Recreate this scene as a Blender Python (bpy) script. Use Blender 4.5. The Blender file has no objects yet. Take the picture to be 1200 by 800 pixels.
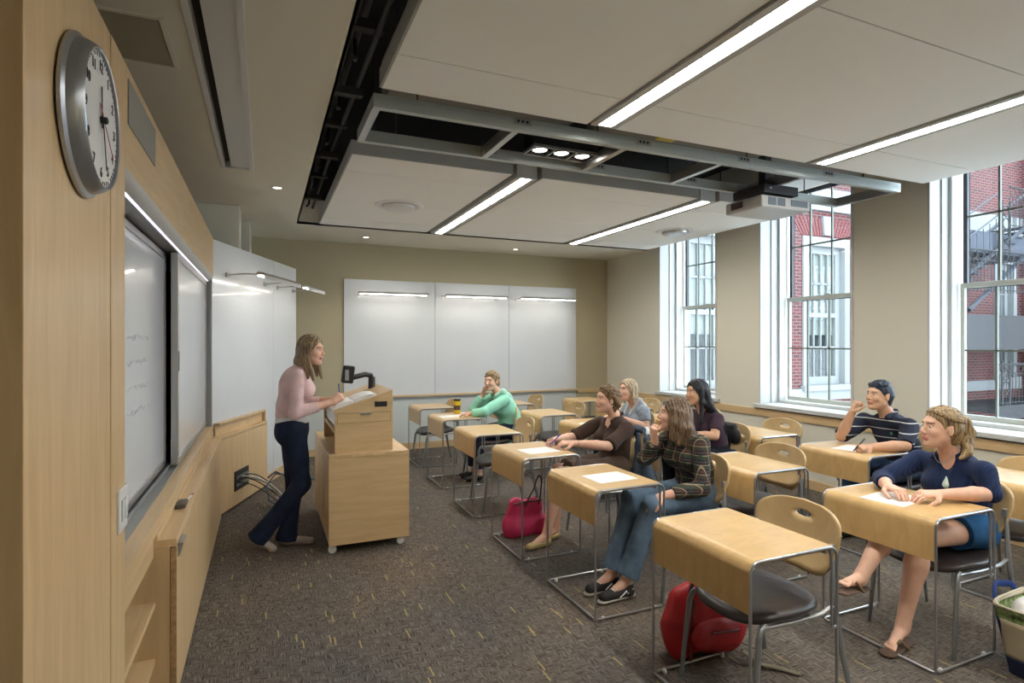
import bpy, bmesh, math, random
import numpy as np
from mathutils import Vector, Matrix
random.seed(4)
rng = np.random.RandomState(7)
SC = bpy.context.scene
COL = SC.collection
PI = math.pi
# ---------------------------------------------------------------- camera
cam_data = bpy.data.cameras.new('camera'); cam = bpy.data.objects.new('camera', cam_data); COL.objects.link(cam)
cam_data.sensor_width = 36.0; cam_data.lens = 36.0 * 666.0 / 1200.0; cam_data.clip_start = 0.05; cam_data.clip_end = 200
YAW = math.atan(290 / 666.0)
cam.location = (0, 0, 1.6); cam.rotation_euler = (PI / 2, 0, -YAW)
SC.camera = cam
# ---------------------------------------------------------------- world, exposure
SC.view_settings.view_transform = 'Standard'; SC.view_settings.look = 'None'
SC.view_settings.gamma = 1.0; SC.view_settings.use_curve_mapping = False
SC.view_settings.exposure = 0.62
LAMP = 40.0        # strength of the linear ceiling lamps
BLAMP = 18.0        # strength of the board lamps
SKY = 6.3
world = bpy.data.worlds.new('overcast_sky'); SC.world = world; world.use_nodes = True
wn = world.node_tree.nodes['Background']; wn.inputs[0].default_value = (0.74, 0.86, 1.0, 1); wn.inputs[1].default_value = SKY
# ---------------------------------------------------------------- materials
def _mat(name):
    m = bpy.data.materials.new(name); m.use_nodes = True
    nt = m.node_tree; b = nt.nodes['Principled BSDF']
    return m, nt, b
def P(name, col, rough=.5, metal=0, var=0.0, vscale=6.0, bump=0.0, bscale=80.0, coat=0, spec=.5, stretch=(1, 1, 1), emit=0, sheen=0):
    m, nt, b = _mat(name); N = nt.nodes; L = nt.links
    b.inputs['Base Color'].default_value = (*col, 1); b.inputs['Roughness'].default_value = rough
    b.inputs['Metallic'].default_value = metal; b.inputs['Specular IOR Level'].default_value = spec
    b.inputs['Coat Weight'].default_value = coat; b.inputs['Sheen Weight'].default_value = sheen
    if emit:
        b.inputs['Emission Color'].default_value = (*col, 1); b.inputs['Emission Strength'].default_value = emit
    if var or bump:
        tc = N.new('ShaderNodeTexCoord'); mp = N.new('ShaderNodeMapping'); mp.inputs['Scale'].default_value = stretch
        L.new(tc.outputs['Object'], mp.inputs[0])
    if var:
        n = N.new('ShaderNodeTexNoise'); n.inputs['Scale'].default_value = vscale; n.inputs['Detail'].default_value = 4
        L.new(mp.outputs[0], n.inputs['Vector'])
        r = N.new('ShaderNodeValToRGB'); r.color_ramp.elements[0].position = .3; r.color_ramp.elements[1].position = .7
        r.color_ramp.elements[0].color = (*[max(0, c * (1 - var)) for c in col], 1)
        r.color_ramp.elements[1].color = (*[min(1, c * (1 + var)) for c in col], 1)
        L.new(n.outputs[0], r.inputs[0]); L.new(r.outputs[0], b.inputs['Base Color'])
    if bump:
        n2 = N.new('ShaderNodeTexNoise'); n2.inputs['Scale'].default_value = bscale; n2.inputs['Detail'].default_value = 3
        L.new(mp.outputs[0], n2.inputs['Vector'])
        bp = N.new('ShaderNodeBump'); bp.inputs['Strength'].default_value = bump; bp.inputs['Distance'].default_value = .01
        L.new(n2.outputs[0], bp.inputs['Height']); L.new(bp.outputs[0], b.inputs['Normal'])
    return m
def wood(name, c1, c2, rough=.38, stretch=(1, 1, 1), scale=5.0, coat=.15):
    """maple veneer: stretched grain plus broad plain figure"""
    m, nt, b = _mat(name); N = nt.nodes; L = nt.links
    tc = N.new('ShaderNodeTexCoord'); oi = N.new('ShaderNodeObjectInfo')
    ad = N.new('ShaderNodeVectorMath'); ad.operation = 'ADD'
    sc_ = N.new('ShaderNodeVectorMath'); sc_.operation = 'SCALE'; sc_.inputs[0].default_value = (7.3, 3.1, 5.7)
    L.new(oi.outputs['Random'], sc_.inputs['Scale']); L.new(tc.outputs['Object'], ad.inputs[0]); L.new(sc_.outputs[0], ad.inputs[1])
    mp = N.new('ShaderNodeMapping'); mp.inputs['Scale'].default_value = stretch; L.new(ad.outputs[0], mp.inputs[0])
    n = N.new('ShaderNodeTexNoise'); n.inputs['Scale'].default_value = scale; n.inputs['Detail'].default_value = 6; n.inputs['Roughness'].default_value = .6
    n.inputs['Distortion'].default_value = .6
    L.new(mp.outputs[0], n.inputs['Vector'])
    r = N.new('ShaderNodeValToRGB'); r.color_ramp.elements[0].position = .32; r.color_ramp.elements[1].position = .68
    r.color_ramp.elements[0].color = (*c1, 1); r.color_ramp.elements[1].color = (*c2, 1)
    L.new(n.outputs[0], r.inputs[0]); L.new(r.outputs[0], b.inputs['Base Color'])
    b.inputs['Roughness'].default_value = rough; b.inputs['Coat Weight'].default_value = coat; b.inputs['Coat Roughness'].default_value = .3
    return m
W1c, W2c = (.56, .385, .20), (.68, .485, .268)
MW = dict(
    wood_v=wood('maple_vertical_grain', W1c, W2c, stretch=(5, 5, .45)),
    wood_h=wood('maple_along_wall', W1c, W2c, stretch=(5, .45, 5)),
    wood_x=wood('maple_across', W1c, W2c, stretch=(.45, 5, 5)),
    desk=wood('maple_desk', (.60, .40, .18), (.70, .48, .235), rough=.3, stretch=(6, 6, .5), coat=.25),
    deskt=wood('maple_desk_top', (.62, .41, .19), (.72, .50, .25), rough=.3, stretch=(.5, 6, 6), coat=.25),
    chair=wood('maple_chair', (.52, .36, .17), (.63, .45, .23), rough=.33, stretch=(4, 1.2, .6), coat=.2),
    edge=P('plywood_edge', (.42, .26, .12), .5, var=.25, vscale=60),
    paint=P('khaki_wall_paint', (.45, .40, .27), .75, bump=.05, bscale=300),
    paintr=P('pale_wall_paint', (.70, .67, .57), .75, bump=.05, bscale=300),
    ceil=P('ceiling_paint', (.74, .72, .63), .8, bump=.05, bscale=200),
    cloud=P('acoustic_panel', (.90, .91, .89), .9, bump=.12, bscale=400),
    cloudside=P('panel_edge_metal', (.42, .43, .42), .6),
    wb=P('whiteboard_enamel', (.66, .685, .715), .22, coat=.3, var=.03, vscale=1.5),
    alu=P('brushed_aluminium', (.50, .50, .50), .35, .85),
    alud=P('grey_metal', (.33, .34, .34), .45, .5),
    chrome=P('steel_rod', (.42, .43, .45), .28, .9),
    legm=P('chair_leg_grey', (.25, .265, .28), .38, .6),
    vinyl=P('dark_vinyl', (.035, .028, .028), .36, bump=.08, bscale=120),
    black=P('black_plastic', (.012, .012, .014), .45),
    plenum=P('dark_plenum', (.028, .027, .026), .9),
    duct=P('plenum_duct', (.055, .055, .055), .6, .3),
    white=P('white_paint', (.60, .61, .60), .4),
    winpaint=P('window_paint', (.52, .54, .49), .45),
    sashgrey=P('sash_grey', (.30, .31, .27), .5),
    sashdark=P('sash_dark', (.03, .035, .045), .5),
    muntin=P('muntin_bronze', (.14, .15, .12), .5),
    plastic=P('white_plastic', (.72, .72, .72), .35),
    grey=P('grey_cover', (.26, .25, .22), .7),
    paper=P('paper', (.84, .84, .83), .7),
    rail=P('rail_metal', (.45, .49, .48), .45, .45),
    lens=P('lamp_lens', (1, .97, .90), .5, emit=LAMP),
    blens=P('board_lamp_lens', (1, .93, .82), .5, emit=BLAMP),
    spot=P('spot_lens', (1, .9, .82), .5, emit=6),
    reflect=P('lit_reflector_strip', (.93, .88, .98), .3, emit=.8),
    iron=P('black_iron', (.010, .011, .013), .6),
    stone=P('white_stone_trim', (.20, .21, .21), .7),
    gap=P('shadow_gap', (.03, .025, .02), .9),
    clockface=P('clock_face', (.72, .72, .71), .4),
)
def glass():
    m, nt, b = _mat('window_glass'); N = nt.nodes; L = nt.links
    out = N['Material Output']; N.remove(b)
    t = N.new('ShaderNodeBsdfTransparent'); t.inputs[0].default_value = (.95, .97, .96, 1)
    g = N.new('ShaderNodeBsdfGlossy'); g.inputs['Roughness'].default_value = .02
    f = N.new('ShaderNodeFresnel'); f.inputs[0].default_value = 1.45
    x = N.new('ShaderNodeMixShader'); gm = N.new('ShaderNodeNewGeometry'); iv = N.new('ShaderNodeMath'); iv.operation = 'SUBTRACT'; iv.inputs[0].default_value = 1; L.new(gm.outputs['Backfacing'], iv.inputs[1])
    ml = N.new('ShaderNodeMath'); ml.operation = 'MULTIPLY'; L.new(f.outputs[0], ml.inputs[0]); L.new(iv.outputs[0], ml.inputs[1])
    L.new(ml.outputs[0], x.inputs[0]); L.new(t.outputs[0], x.inputs[1]); L.new(g.outputs[0], x.inputs[2])
    L.new(x.outputs[0], out.inputs[0]); return m
MW['glass'] = glass()
def brick():
    m, nt, b = _mat('red_brick'); N = nt.nodes; L = nt.links
    tc = N.new('ShaderNodeTexCoord'); sx = N.new('ShaderNodeSeparateXYZ'); cx = N.new('ShaderNodeCombineXYZ')
    L.new(tc.outputs['Object'], sx.inputs[0])
    a = N.new('ShaderNodeMath'); a.operation = 'ADD'; L.new(sx.outputs[0], a.inputs[0]); L.new(sx.outputs[1], a.inputs[1])
    L.new(a.outputs[0], cx.inputs[0]); L.new(sx.outputs[2], cx.inputs[1])
    t = N.new('ShaderNodeTexBrick'); t.inputs['Color1'].default_value = (.100, .014, .013, 1); t.inputs['Color2'].default_value = (.050, .008, .010, 1)
    t.inputs['Mortar'].default_value = (.11, .095, .09, 1); t.inputs['Scale'].default_value = 1
    t.inputs['Brick Width'].default_value = .215; t.inputs['Row Height'].default_value = .073; t.inputs['Mortar Size'].default_value = .009
    t.inputs['Bias'].default_value = -.1
    L.new(cx.outputs[0], t.inputs['Vector']); L.new(t.outputs[0], b.inputs['Base Color']); b.inputs['Roughness'].default_value = .85
    return m
MW['brick'] = brick()
def carpet():
    m, nt, b = _mat('woven_carpet_tile'); N = nt.nodes; L = nt.links
    tc = N.new('ShaderNodeTexCoord')
    def noise(scale, st, det=2):
        mp = N.new('ShaderNodeMapping'); mp.inputs['Scale'].default_value = st; L.new(tc.outputs['Object'], mp.inputs[0])
        n = N.new('ShaderNodeTexNoise'); n.inputs['Scale'].default_value = scale; n.inputs['Detail'].default_value = det
        L.new(mp.outputs[0], n.inputs['Vector']); return n.outputs[0]
    def math_(op, a, c=None, v=None):
        q = N.new('ShaderNodeMath'); q.operation = op; L.new(a, q.inputs[0])
        if c is not None: L.new(c, q.inputs[1])
        if v is not None: q.inputs[1].default_value = v
        return q.outputs[0]
    def ramp(s, p0, c0, p1, c1, mode='LINEAR'):
        r = N.new('ShaderNodeValToRGB'); r.color_ramp.interpolation = mode
        r.color_ramp.elements[0].position = p0; r.color_ramp.elements[0].color = (*c0, 1)
        r.color_ramp.elements[1].position = p1; r.color_ramp.elements[1].color = (*c1, 1); L.new(s, r.inputs[0]); return r.outputs[0]
    def mix(f, a, c):
        x = N.new('ShaderNodeMix'); x.data_type = 'RGBA'; L.new(f, x.inputs[0]); L.new(a, x.inputs[6]); L.new(c, x.inputs[7]); return x.outputs[2]
    # two directions of weave in a checker of small blocks
    ck = N.new('ShaderNodeTexChecker'); ck.inputs['Scale'].default_value = 19
    mpc = N.new('ShaderNodeMapping'); mpc.inputs['Location'].default_value = (.013, .017, .011); L.new(tc.outputs['Object'], mpc.inputs[0]); L.new(mpc.outputs[0], ck.inputs['Vector'])
    nx = noise(60, (5.2, .30, 1), 0); ny = noise(60, (.30, 5.2, 1), 0)
    cxs = ramp(nx, .34, (.064, .054, .046), .68, (.225, .196, .165)); cys = ramp(ny, .36, (.070, .060, .052), .66, (.205, .182, .158))
    base = mix(ck.outputs['Fac'], cxs, cys)
    big = ramp(noise(.9, (1, 1, 1), 2), .35, (.80, .84, .90), .65, (1.08, 1.0, .92))
    mm = N.new('ShaderNodeMix'); mm.data_type = 'RGBA'; mm.blend_type = 'MULTIPLY'; mm.inputs[0].default_value = 1
    L.new(base, mm.inputs[6]); L.new(big, mm.inputs[7])
    # ochre dashes running up the room
    mpb = N.new('ShaderNodeMapping'); mpb.inputs['Rotation'].default_value = (0, 0, PI / 2); L.new(tc.outputs['Object'], mpb.inputs[0])
    bk = N.new('ShaderNodeTexBrick'); bk.inputs['Scale'].default_value = 1; bk.inputs['Brick Width'].default_value = .085; bk.inputs['Row Height'].default_value = .0075
    bk.inputs['Mortar Size'].default_value = .0; bk.inputs['Color1'].default_value = (0, 0, 0, 1); bk.inputs['Color2'].default_value = (1, 1, 1, 1); bk.inputs['Bias'].default_value = 0
    bk.offset = .37
    L.new(mpb.outputs[0], bk.inputs['Vector'])
    d = math_('GREATER_THAN', bk.outputs['Color'], v=.9925)
    och = N.new('ShaderNodeRGB'); och.outputs[0].default_value = (.36, .28, .12, 1)
    fin = mix(d, mm.outputs[2], och.outputs[0])
    L.new(fin, b.inputs['Base Color']); b.inputs['Roughness'].default_value = .95; b.inputs['Specular IOR Level'].default_value = .1
    bp = N.new('ShaderNodeBump'); bp.inputs['Strength'].default_value = .35; bp.inputs['Distance'].default_value = .004
    L.new(nx, bp.inputs['Height']); L.new(bp.outputs[0], b.inputs['Normal'])
    return m
MW['carpet'] = carpet()
# ---------------------------------------------------------------- mesh helpers
class MB:
    def __init__(s): s.v = []; s.f = []; s.m = []; s.cur = 0
    def add(s, vs, fs):
        o = len(s.v); s.v += [tuple(p) for p in vs]; s.f += [tuple(i + o for i in f) for f in fs]; s.m += [s.cur] * len(fs); return s
    def box(s, x0, x1, y0, y1, z0, z1, R=None, c=None):
        vs = [Vector((x, y, z)) for z in (z0, z1) for y in (y0, y1) for x in (x0, x1)]
        if R is not None:
            c = Vector(c); vs = [c + R @ (v - c) for v in vs]
        return s.add(vs, [(0, 2, 3, 1), (4, 5, 7, 6), (0, 1, 5, 4), (2, 6, 7, 3), (0, 4, 6, 2), (1, 3, 7, 5)])
    def obox(s, c, h, ax):
        """box at c, half sizes h along the three axes ax"""
        c = Vector(c); a = [Vector(q).normalized() * hh for q, hh in zip(ax, h)]
        vs = [c + a[0] * i + a[1] * j + a[2] * k for k in (-1, 1) for j in (-1, 1) for i in (-1, 1)]
        return s.add(vs, [(0, 2, 3, 1), (4, 5, 7, 6), (0, 1, 5, 4), (2, 6, 7, 3), (0, 4, 6, 2), (1, 3, 7, 5)])
    def tube(s, path, r, n=10, closed=False, flat=None):
        """r number or list; flat=(axis,factor) squashes the section along axis"""
        P_ = [Vector(p) for p in path]; m = len(P_); rs = r if isinstance(r, (list, tuple)) else [r] * m
        t0 = (P_[1] - P_[0]).normalized(); up = Vector((0, 0, 1)) if abs(t0.z) < .9 else Vector((0, 1, 0))
        nrm = (up - t0 * up.dot(t0)).normalized(); vs = []
        for i in range(m):
            if closed: t = (P_[(i + 1) % m] - P_[i - 1]).normalized()
            else: t = ((P_[min(i + 1, m - 1)] - P_[max(i - 1, 0)])).normalized()
            nrm = (nrm - t * nrm.dot(t)).normalized(); bn = t.cross(nrm)
            for k in range(n):
                a = 2 * PI * k / n; o = (nrm * math.cos(a) + bn * math.sin(a)) * rs[i]
                if flat: ax = Vector(flat[0]); o = o - ax * (o.dot(ax) * (1 - flat[1]))
                vs.append(P_[i] + o)
        fs = []
        for i in range(m if closed else m - 1):
            j = (i + 1) % m
            for k in range(n): fs.append((i * n + k, i * n + (k + 1) % n, j * n + (k + 1) % n, j * n + k))
        if not closed: fs += [tuple(range(n))[::-1], tuple((m - 1) * n + k for k in range(n))]
        return s.add(vs, fs)
    def lathe(s, prof, c, ax=(0, 0, 1), n=32):
        """prof: (radius, height) along axis ax from c"""
        c = Vector(c); ax = Vector(ax).normalized(); u = ax.orthogonal().normalized(); w = ax.cross(u); vs = []
        for (r, h) in prof:
            for k in range(n):
                a = 2 * PI * k / n; vs.append(c + ax * h + (u * math.cos(a) + w * math.sin(a)) * max(r, 1e-4))
        fs = [(i * n + k, i * n + (k + 1) % n, (i + 1) * n + (k + 1) % n, (i + 1) * n + k) for i in range(len(prof) - 1) for k in range(n)]
        fs += [tuple(range(n))[::-1], tuple((len(prof) - 1) * n + k for k in range(n))]
        return s.add(vs, fs)
    def prism(s, poly, fn, a0, a1):
        """poly of 2D points; fn(u, v, a) -> xyz; extruded a0..a1"""
        n = len(poly); vs = [fn(u, v, a0) for u, v in poly] + [fn(u, v, a1) for u, v in poly]
        fs = [(i, (i + 1) % n, n + (i + 1) % n, n + i) for i in range(n)] + [tuple(range(n))[::-1], tuple(range(n, 2 * n))]
        return s.add(vs, fs)
    def ball(s, c, r, n=12, m=8, R=None):
        rr = r if isinstance(r, (tuple, list)) else (r, r, r); c = Vector(c); vs = []
        for i in range(m + 1):
            t = PI * i / m
            for k in range(n):
                a = 2 * PI * k / n; q = Vector((rr[0] * math.sin(t) * math.cos(a), rr[1] * math.sin(t) * math.sin(a), rr[2] * math.cos(t)))
                vs.append(c + (R @ q if R is not None else q))
        return s.add(vs, [(i * n + k, i * n + (k + 1) % n, (i + 1) * n + (k + 1) % n, (i + 1) * n + k) for i in range(m) for k in range(n)])
    def build(s, name, mats, parent=None, smooth=False, bevel=0, seg=2, solid=0, sub=0, angle=35):
        me = bpy.data.meshes.new(name)
        base = Vector((0, 0, 0))
        if parent is not None:
            q = parent
            while q is not None: base += q.location; q = q.parent
        elif s.v:
            A = np.array(s.v); base = Vector((float(A[:, 0].min() + A[:, 0].max()) / 2, float(A[:, 1].min() + A[:, 1].max()) / 2, float(A[:, 2].min())))
        me.from_pydata([(p[0] - base.x, p[1] - base.y, p[2] - base.z) for p in s.v], [], s.f)
        mats = mats if isinstance(mats, (list, tuple)) else [mats]
        for m in mats: me.materials.append(MW[m] if isinstance(m, str) else m)
        me.polygons.foreach_set('material_index', s.m)
        bm = bmesh.new(); bm.from_mesh(me)
        bmesh.ops.remove_doubles(bm, verts=bm.verts, dist=1e-6)
        bmesh.ops.recalc_face_normals(bm, faces=bm.faces); bm.to_mesh(me); bm.free()
        if smooth:
            me.polygons.foreach_set('use_smooth', [True] * len(me.polygons))
            if hasattr(me, 'set_sharp_from_angle'): me.set_sharp_from_angle(angle=math.radians(angle))
        me.update()
        o = bpy.data.objects.new(name, me); COL.objects.link(o)
        if parent is not None: o.parent = parent
        else: o.location = base
        if solid: md = o.modifiers.new('solid', 'SOLIDIFY'); md.thickness = solid; md.offset = 0
        if bevel: md = o.modifiers.new('bevel', 'BEVEL'); md.width = bevel; md.segments = seg; md.limit_method = 'ANGLE'; md.angle_limit = .6
        if sub: md = o.modifiers.new('sub', 'SUBSURF'); md.levels = sub; md.render_levels = sub
        return o
def T(name, label, cat, loc=(0, 0, 0), group=None):
    o = bpy.data.objects.new(name, None); COL.objects.link(o); o.location = loc; o.empty_display_size = .1
    o['label'] = label; o['category'] = cat
    if group: o['group'] = group
    return o
def tag(o, label, cat, group=None, kind=None):
    o['label'] = label; o['category'] = cat
    if group: o['group'] = group
    if kind: o['kind'] = kind
    return o
def st(o, label=None):
    o['kind'] = 'structure'
    if label: o['label'] = label
    return o
def copy_tree(o, parent=None):
    c = o.copy(); COL.objects.link(c)
    if parent is not None: c.parent = parent
    for ch in list(o.children): copy_tree(ch, c)
    return c
def text_mb(mb, s, size, origin, ux, uy, thick=.001, bold=0):
    cu = bpy.data.curves.new('t', 'FONT'); cu.body = s; cu.size = size; cu.align_x = 'CENTER'; cu.align_y = 'CENTER'; cu.extrude = thick; cu.offset = bold
    ob = bpy.data.objects.new('t', cu); COL.objects.link(ob)
    dg = bpy.context.evaluated_depsgraph_get(); me = bpy.data.meshes.new_from_object(ob.evaluated_get(dg))
    ux = Vector(ux).normalized(); uy = Vector(uy).normalized(); uz = ux.cross(uy); o = Vector(origin)
    mb.add([o + ux * v.co.x + uy * v.co.y + uz * v.co.z for v in me.vertices], [tuple(p.vertices) for p in me.polygons])
    bpy.data.objects.remove(ob); bpy.data.meshes.remove(me); bpy.data.curves.remove(cu)
def arc(cx, cz, r, a0, a1, n=6):
    return [(cx + r * math.cos(math.radians(a0 + (a1 - a0) * i / n)), cz + r * math.sin(math.radians(a0 + (a1 - a0) * i / n))) for i in range(n + 1)]

def smooth(pts, n=6):
    """Catmull-Rom through the points"""
    P_ = [Vector(p) for p in pts]; P_ = [P_[0] * 2 - P_[1]] + P_ + [P_[-1] * 2 - P_[-2]]; out = []
    for i in range(1, len(P_) - 2):
        for k in range(n):
            t = k / n; a, b, c, d = P_[i - 1:i + 3]
            out.append(.5 * ((2 * b) + (c - a) * t + (2 * a - 5 * b + 4 * c - d) * t * t + (3 * b - a - 3 * c + d) * t ** 3))
    return out + [P_[-2]]
# ================================================================ ROOM SHELL
XL, XR, YB, YN, ZC = -1.7, 5.43, 8.35, -1.6, 3.0
st(MB().box(XL, XR, YN, YB, -.08, 0).build('floor', 'carpet'))
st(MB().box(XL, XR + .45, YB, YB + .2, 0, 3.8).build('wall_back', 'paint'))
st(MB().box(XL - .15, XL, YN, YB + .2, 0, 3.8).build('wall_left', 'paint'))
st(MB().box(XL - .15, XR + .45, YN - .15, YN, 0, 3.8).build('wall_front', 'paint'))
# gypsum ceiling with the big opening (x .36 .. wall, y .. 7.2)
OX, OY = .36, 7.2
g = MB(); SLX0, SLX1, SLY = -.30, -.10, 5.1
g.box(XL, SLX0, YN, OY, ZC, ZC + .03); g.box(SLX1, OX, YN, OY, ZC, ZC + .03); g.box(SLX0, SLX1, SLY, OY, ZC, ZC + .03)
g.box(XL, XR, OY, YB, ZC, ZC + .03); g.box(OX - .015, OX, YN, OY, ZC, ZC + .30); g.box(OX, XR, OY, OY + .015, ZC, ZC + .30)
st(g.build('ceiling', 'ceil'))
st(MB().box(XL, XR + .45, YN, YB + .2, 3.8, 3.9).build('ceiling', 'plenum'))
st(MB().box(OX - .06, OX - .03, YN, OY, ZC + .04, 3.8).box(OX - .03, XR, OY + .03, OY + .06, ZC + .04, 3.8).build('wall_plenum', 'plenum'))
# window wall: piers, spandrels
WIN = [(5.75, 6.93), (3.87, 5.05), (1.99, 3.17), (.11, 1.29)]
WSILL, WHEAD, WX = .86, 3.42, 5.84
g = MB(); ys = [YN] + [v for w in sorted(WIN) for v in w] + [YB]
for i in range(0, len(ys), 2): g.box(XR, WX + .12, ys[i], ys[i + 1], WSILL - .06, 3.8)
g.box(XR, WX + .12, YN, YB, 0, WSILL - .06)
for a, c in WIN: g.box(XR, WX + .12, a, c, WHEAD, 3.8)
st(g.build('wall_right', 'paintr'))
# wooden rail along the window wall and back wall, baseboards
st(MB().box(XR - .02, XR, YN, YB, .715, .80).build('trim_1', 'wood_h', bevel=.003))
st(MB().box(4.83, XR - .02, YB - .02, YB, .735, .81).build('trim_2', 'wood_x', bevel=.003))
st(MB().box(XR - .018, XR, YN, YB, 0, .10).build('baseboard_right', 'wood_h', bevel=.003))
st(MB().box(.3, XR - .02, YB - .018, YB, 0, .10).build('baseboard_back', 'wood_x', bevel=.003))
# windows
for wi, (a, c) in enumerate(WIN):
    w = bpy.data.objects.new('window_%d' % (wi + 1), None); COL.objects.link(w); w.location = (WX, (a + c) / 2, WSILL); st(w)
    g = MB()                                        # deep panelled jambs, head and casing
    for s_, y in ((1, a), (-1, c)):
        t = .022 * s_
        g.box(XR - .012, XR + .06, min(y, y + t), max(y, y + t), WSILL, WHEAD)
        g.box(XR + .06, WX - .12, min(y, y + t * .4), max(y, y + t * .4), WSILL, WHEAD)
        g.box(XR + .17, XR + .19, min(y, y + t * 1.0), max(y, y + t * 1.0), WSILL, WHEAD)
        g.box(WX - .12, WX - .02, min(y, y + t * 1.6), max(y, y + t * 1.6), WSILL, WHEAD)
    g.box(XR, WX, a, c, WHEAD - .02, WHEAD)
    g.build('window_jamb', 'white', w, bevel=.003)
    MB().box(XR - .05, WX - .01, a - .06, c + .06, WSILL - .045, WSILL).box(WX - .12, WX, a + .02, c - .02, WSILL, WSILL + .035).build('window_sill', 'white', w, bevel=.006)
    zm = 2.10
    # upper sash (outer) and lower sash (inner)
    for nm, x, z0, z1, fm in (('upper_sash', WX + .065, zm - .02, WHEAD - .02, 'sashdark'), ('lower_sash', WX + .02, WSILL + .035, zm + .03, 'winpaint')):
        y0, y1 = a + .036, c - .036
        f = MB(); fw = .035
        f.box(x - .02, x + .02, y0, y0 + fw, z0, z1).box(x - .02, x + .02, y1 - fw, y1, z0, z1)
        f.box(x - .02, x + .02, y0 + fw, y1 - fw, z1 - .045, z1).box(x - .02, x + .02, y0 + fw, y1 - fw, z0, z0 + .045)
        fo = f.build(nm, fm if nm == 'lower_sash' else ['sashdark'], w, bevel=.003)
        MB().box(x - .002, x + .002, y0 + fw, y1 - fw, z0 + .045, z1 - .045).build('pane', 'glass', fo)
        mu = MB()
        for k in (1, 2, 3): yy = y0 + (y1 - y0) * k / 4; mu.box(x - .012, x + .012, yy - .008, yy + .008, z0 + .04, z1 - .04)
        zz = 1.52 if nm == 'lower_sash' else 2.74
        mu.box(x - .012, x + .012, y0 + fw, y1 - fw, zz - .008, zz + .008)
        mu.build('muntin', 'muntin', fo)
    MB().box(WX - .03, WX, (a + c) / 2 - .03, (a + c) / 2 + .03, zm + .03, zm + .045).build('sash_lock', 'alud', w, bevel=.003)
# column and return by the back left
st(MB().box(XL, -.235, 6.50, 6.9, 0, ZC).build('wall_column', 'ceil', bevel=.004))
st(MB().box(XL, -.16, 7.3, YB, 0, ZC).build('wall_return', 'ceil'))

# ---------------------------------------------------------------- maple teaching partition on the left
PX, PT = -.43, 2.54
wp = T('teaching_partition', 'tall maple veneered partition wall on the left that frames the sliding whiteboards', 'partition', (PX - .2, 3.6, 0))
MB().box(PX - .32, PX - .002, 1.40, 2.08, 0, PT).build('end_panel', 'wood_v', wp, bevel=.002)
MB().box(PX - .32, PX, 2.084, 2.27, 0, PT).build('upright', 'wood_v', wp, bevel=.002)
MB().box(PX - .32, PX, 2.27, 5.86, 2.19, PT).build('fascia', 'wood_h', wp, bevel=.002)
MB().box(PX - .36, PX - .25, 2.27, 5.86, 0, 2.27).build('back_panel', 'gap', wp)
g = MB(); g.box(PX - .25, PX, 2.27, 5.86, .76, .825).box(PX - .04, PX - .012, 2.27, 5.80, .66, .76)
g.build('board_ledge', 'wood_h', wp, bevel=.002)
MB().box(PX - .2, PX - .06, 2.27, 5.82, .825, .835).box(PX - .11, PX - .10, 2.27, 5.82, .835, .85).build('sliding_track', 'alud', wp)
# cove valance above the boards, a curved grey metal reflector with its lamp
pr_ = [(PX - .001, 2.19), (PX - .010, 2.172), (PX - .022, 2.158), (PX - .036, 2.150), (PX - .036, 2.146), (PX - .050, 2.16), (PX - .055, 2.19)]
MB().prism(pr_, lambda u, v, a_: (u, a_, v), 2.27, 5.84).build('lamp_cove', 'alu', wp, smooth=True)
MB().box(PX - .048, PX - .038, 2.30, 5.80, 2.143, 2.149).build('lamp_tube', 'reflect', wp)
MB().box(PX - .25, PX - .06, 2.27, 5.86, 2.15, 2.189).build('upper_track', 'alud', wp)
gr = MB().box(PX, PX + .004, 2.31, 2.83, 2.345, 2.50)
gr.build('speaker_grille', 'grey', wp)
def board(name, y0, y1, x, z0, z1, label, dark_edge=True):
    t = T(name, label, 'whiteboard', (x, (y0 + y1) / 2, z0), 'sliding whiteboards')
    MB().box(x - .012, x, y0 + .03, y1 - .03, z0 + .03, z1 - .03).build('writing_surface', 'wb', t)
    f = MB(); f.box(x - .03, x + .008, y0, y0 + .04, z0, z1).box(x - .03, x + .008, y1 - .04, y1, z0, z1)
    f.box(x - .03, x + .008, y0 + .04, y1 - .04, z0, z0 + .035).box(x - .03, x + .008, y0 + .04, y1 - .04, z1 - .035, z1)
    f.build('frame', 'alu', t, bevel=.003)
    MB().box(x + .008, x + .014, y0 + .012, y0 + .03, 1.42, 1.54).build('pull', 'alud', t, bevel=.002)
    return t
board('sliding_whiteboard', 2.42, 4.05, PX - .13, .85, 2.135, 'sliding whiteboard nearest the clock, behind the light switch plate')
SB = [o for o in bpy.data.objects if o.name == 'sliding_whiteboard'][0]
GI_ = P('ghost_ink', (.57, .59, .62), .5); rr_ = random.Random(3)
for z_ in (1.62, 1.50, 1.38, 1.27):
    yq = 3.0; pp = []
    while yq < 3.5: pp.append((PX - .1295, yq, z_ + .016 * rr_.uniform(-1, 1))); yq += .022
    MB().tube(pp, .0016, 4).build('erased_writing', GI_, SB)
board('sliding_whiteboard', 3.98, 5.82, PX - .06, .85, 2.14, 'sliding whiteboard farther from the clock, overlapping in front of the other')
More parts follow.
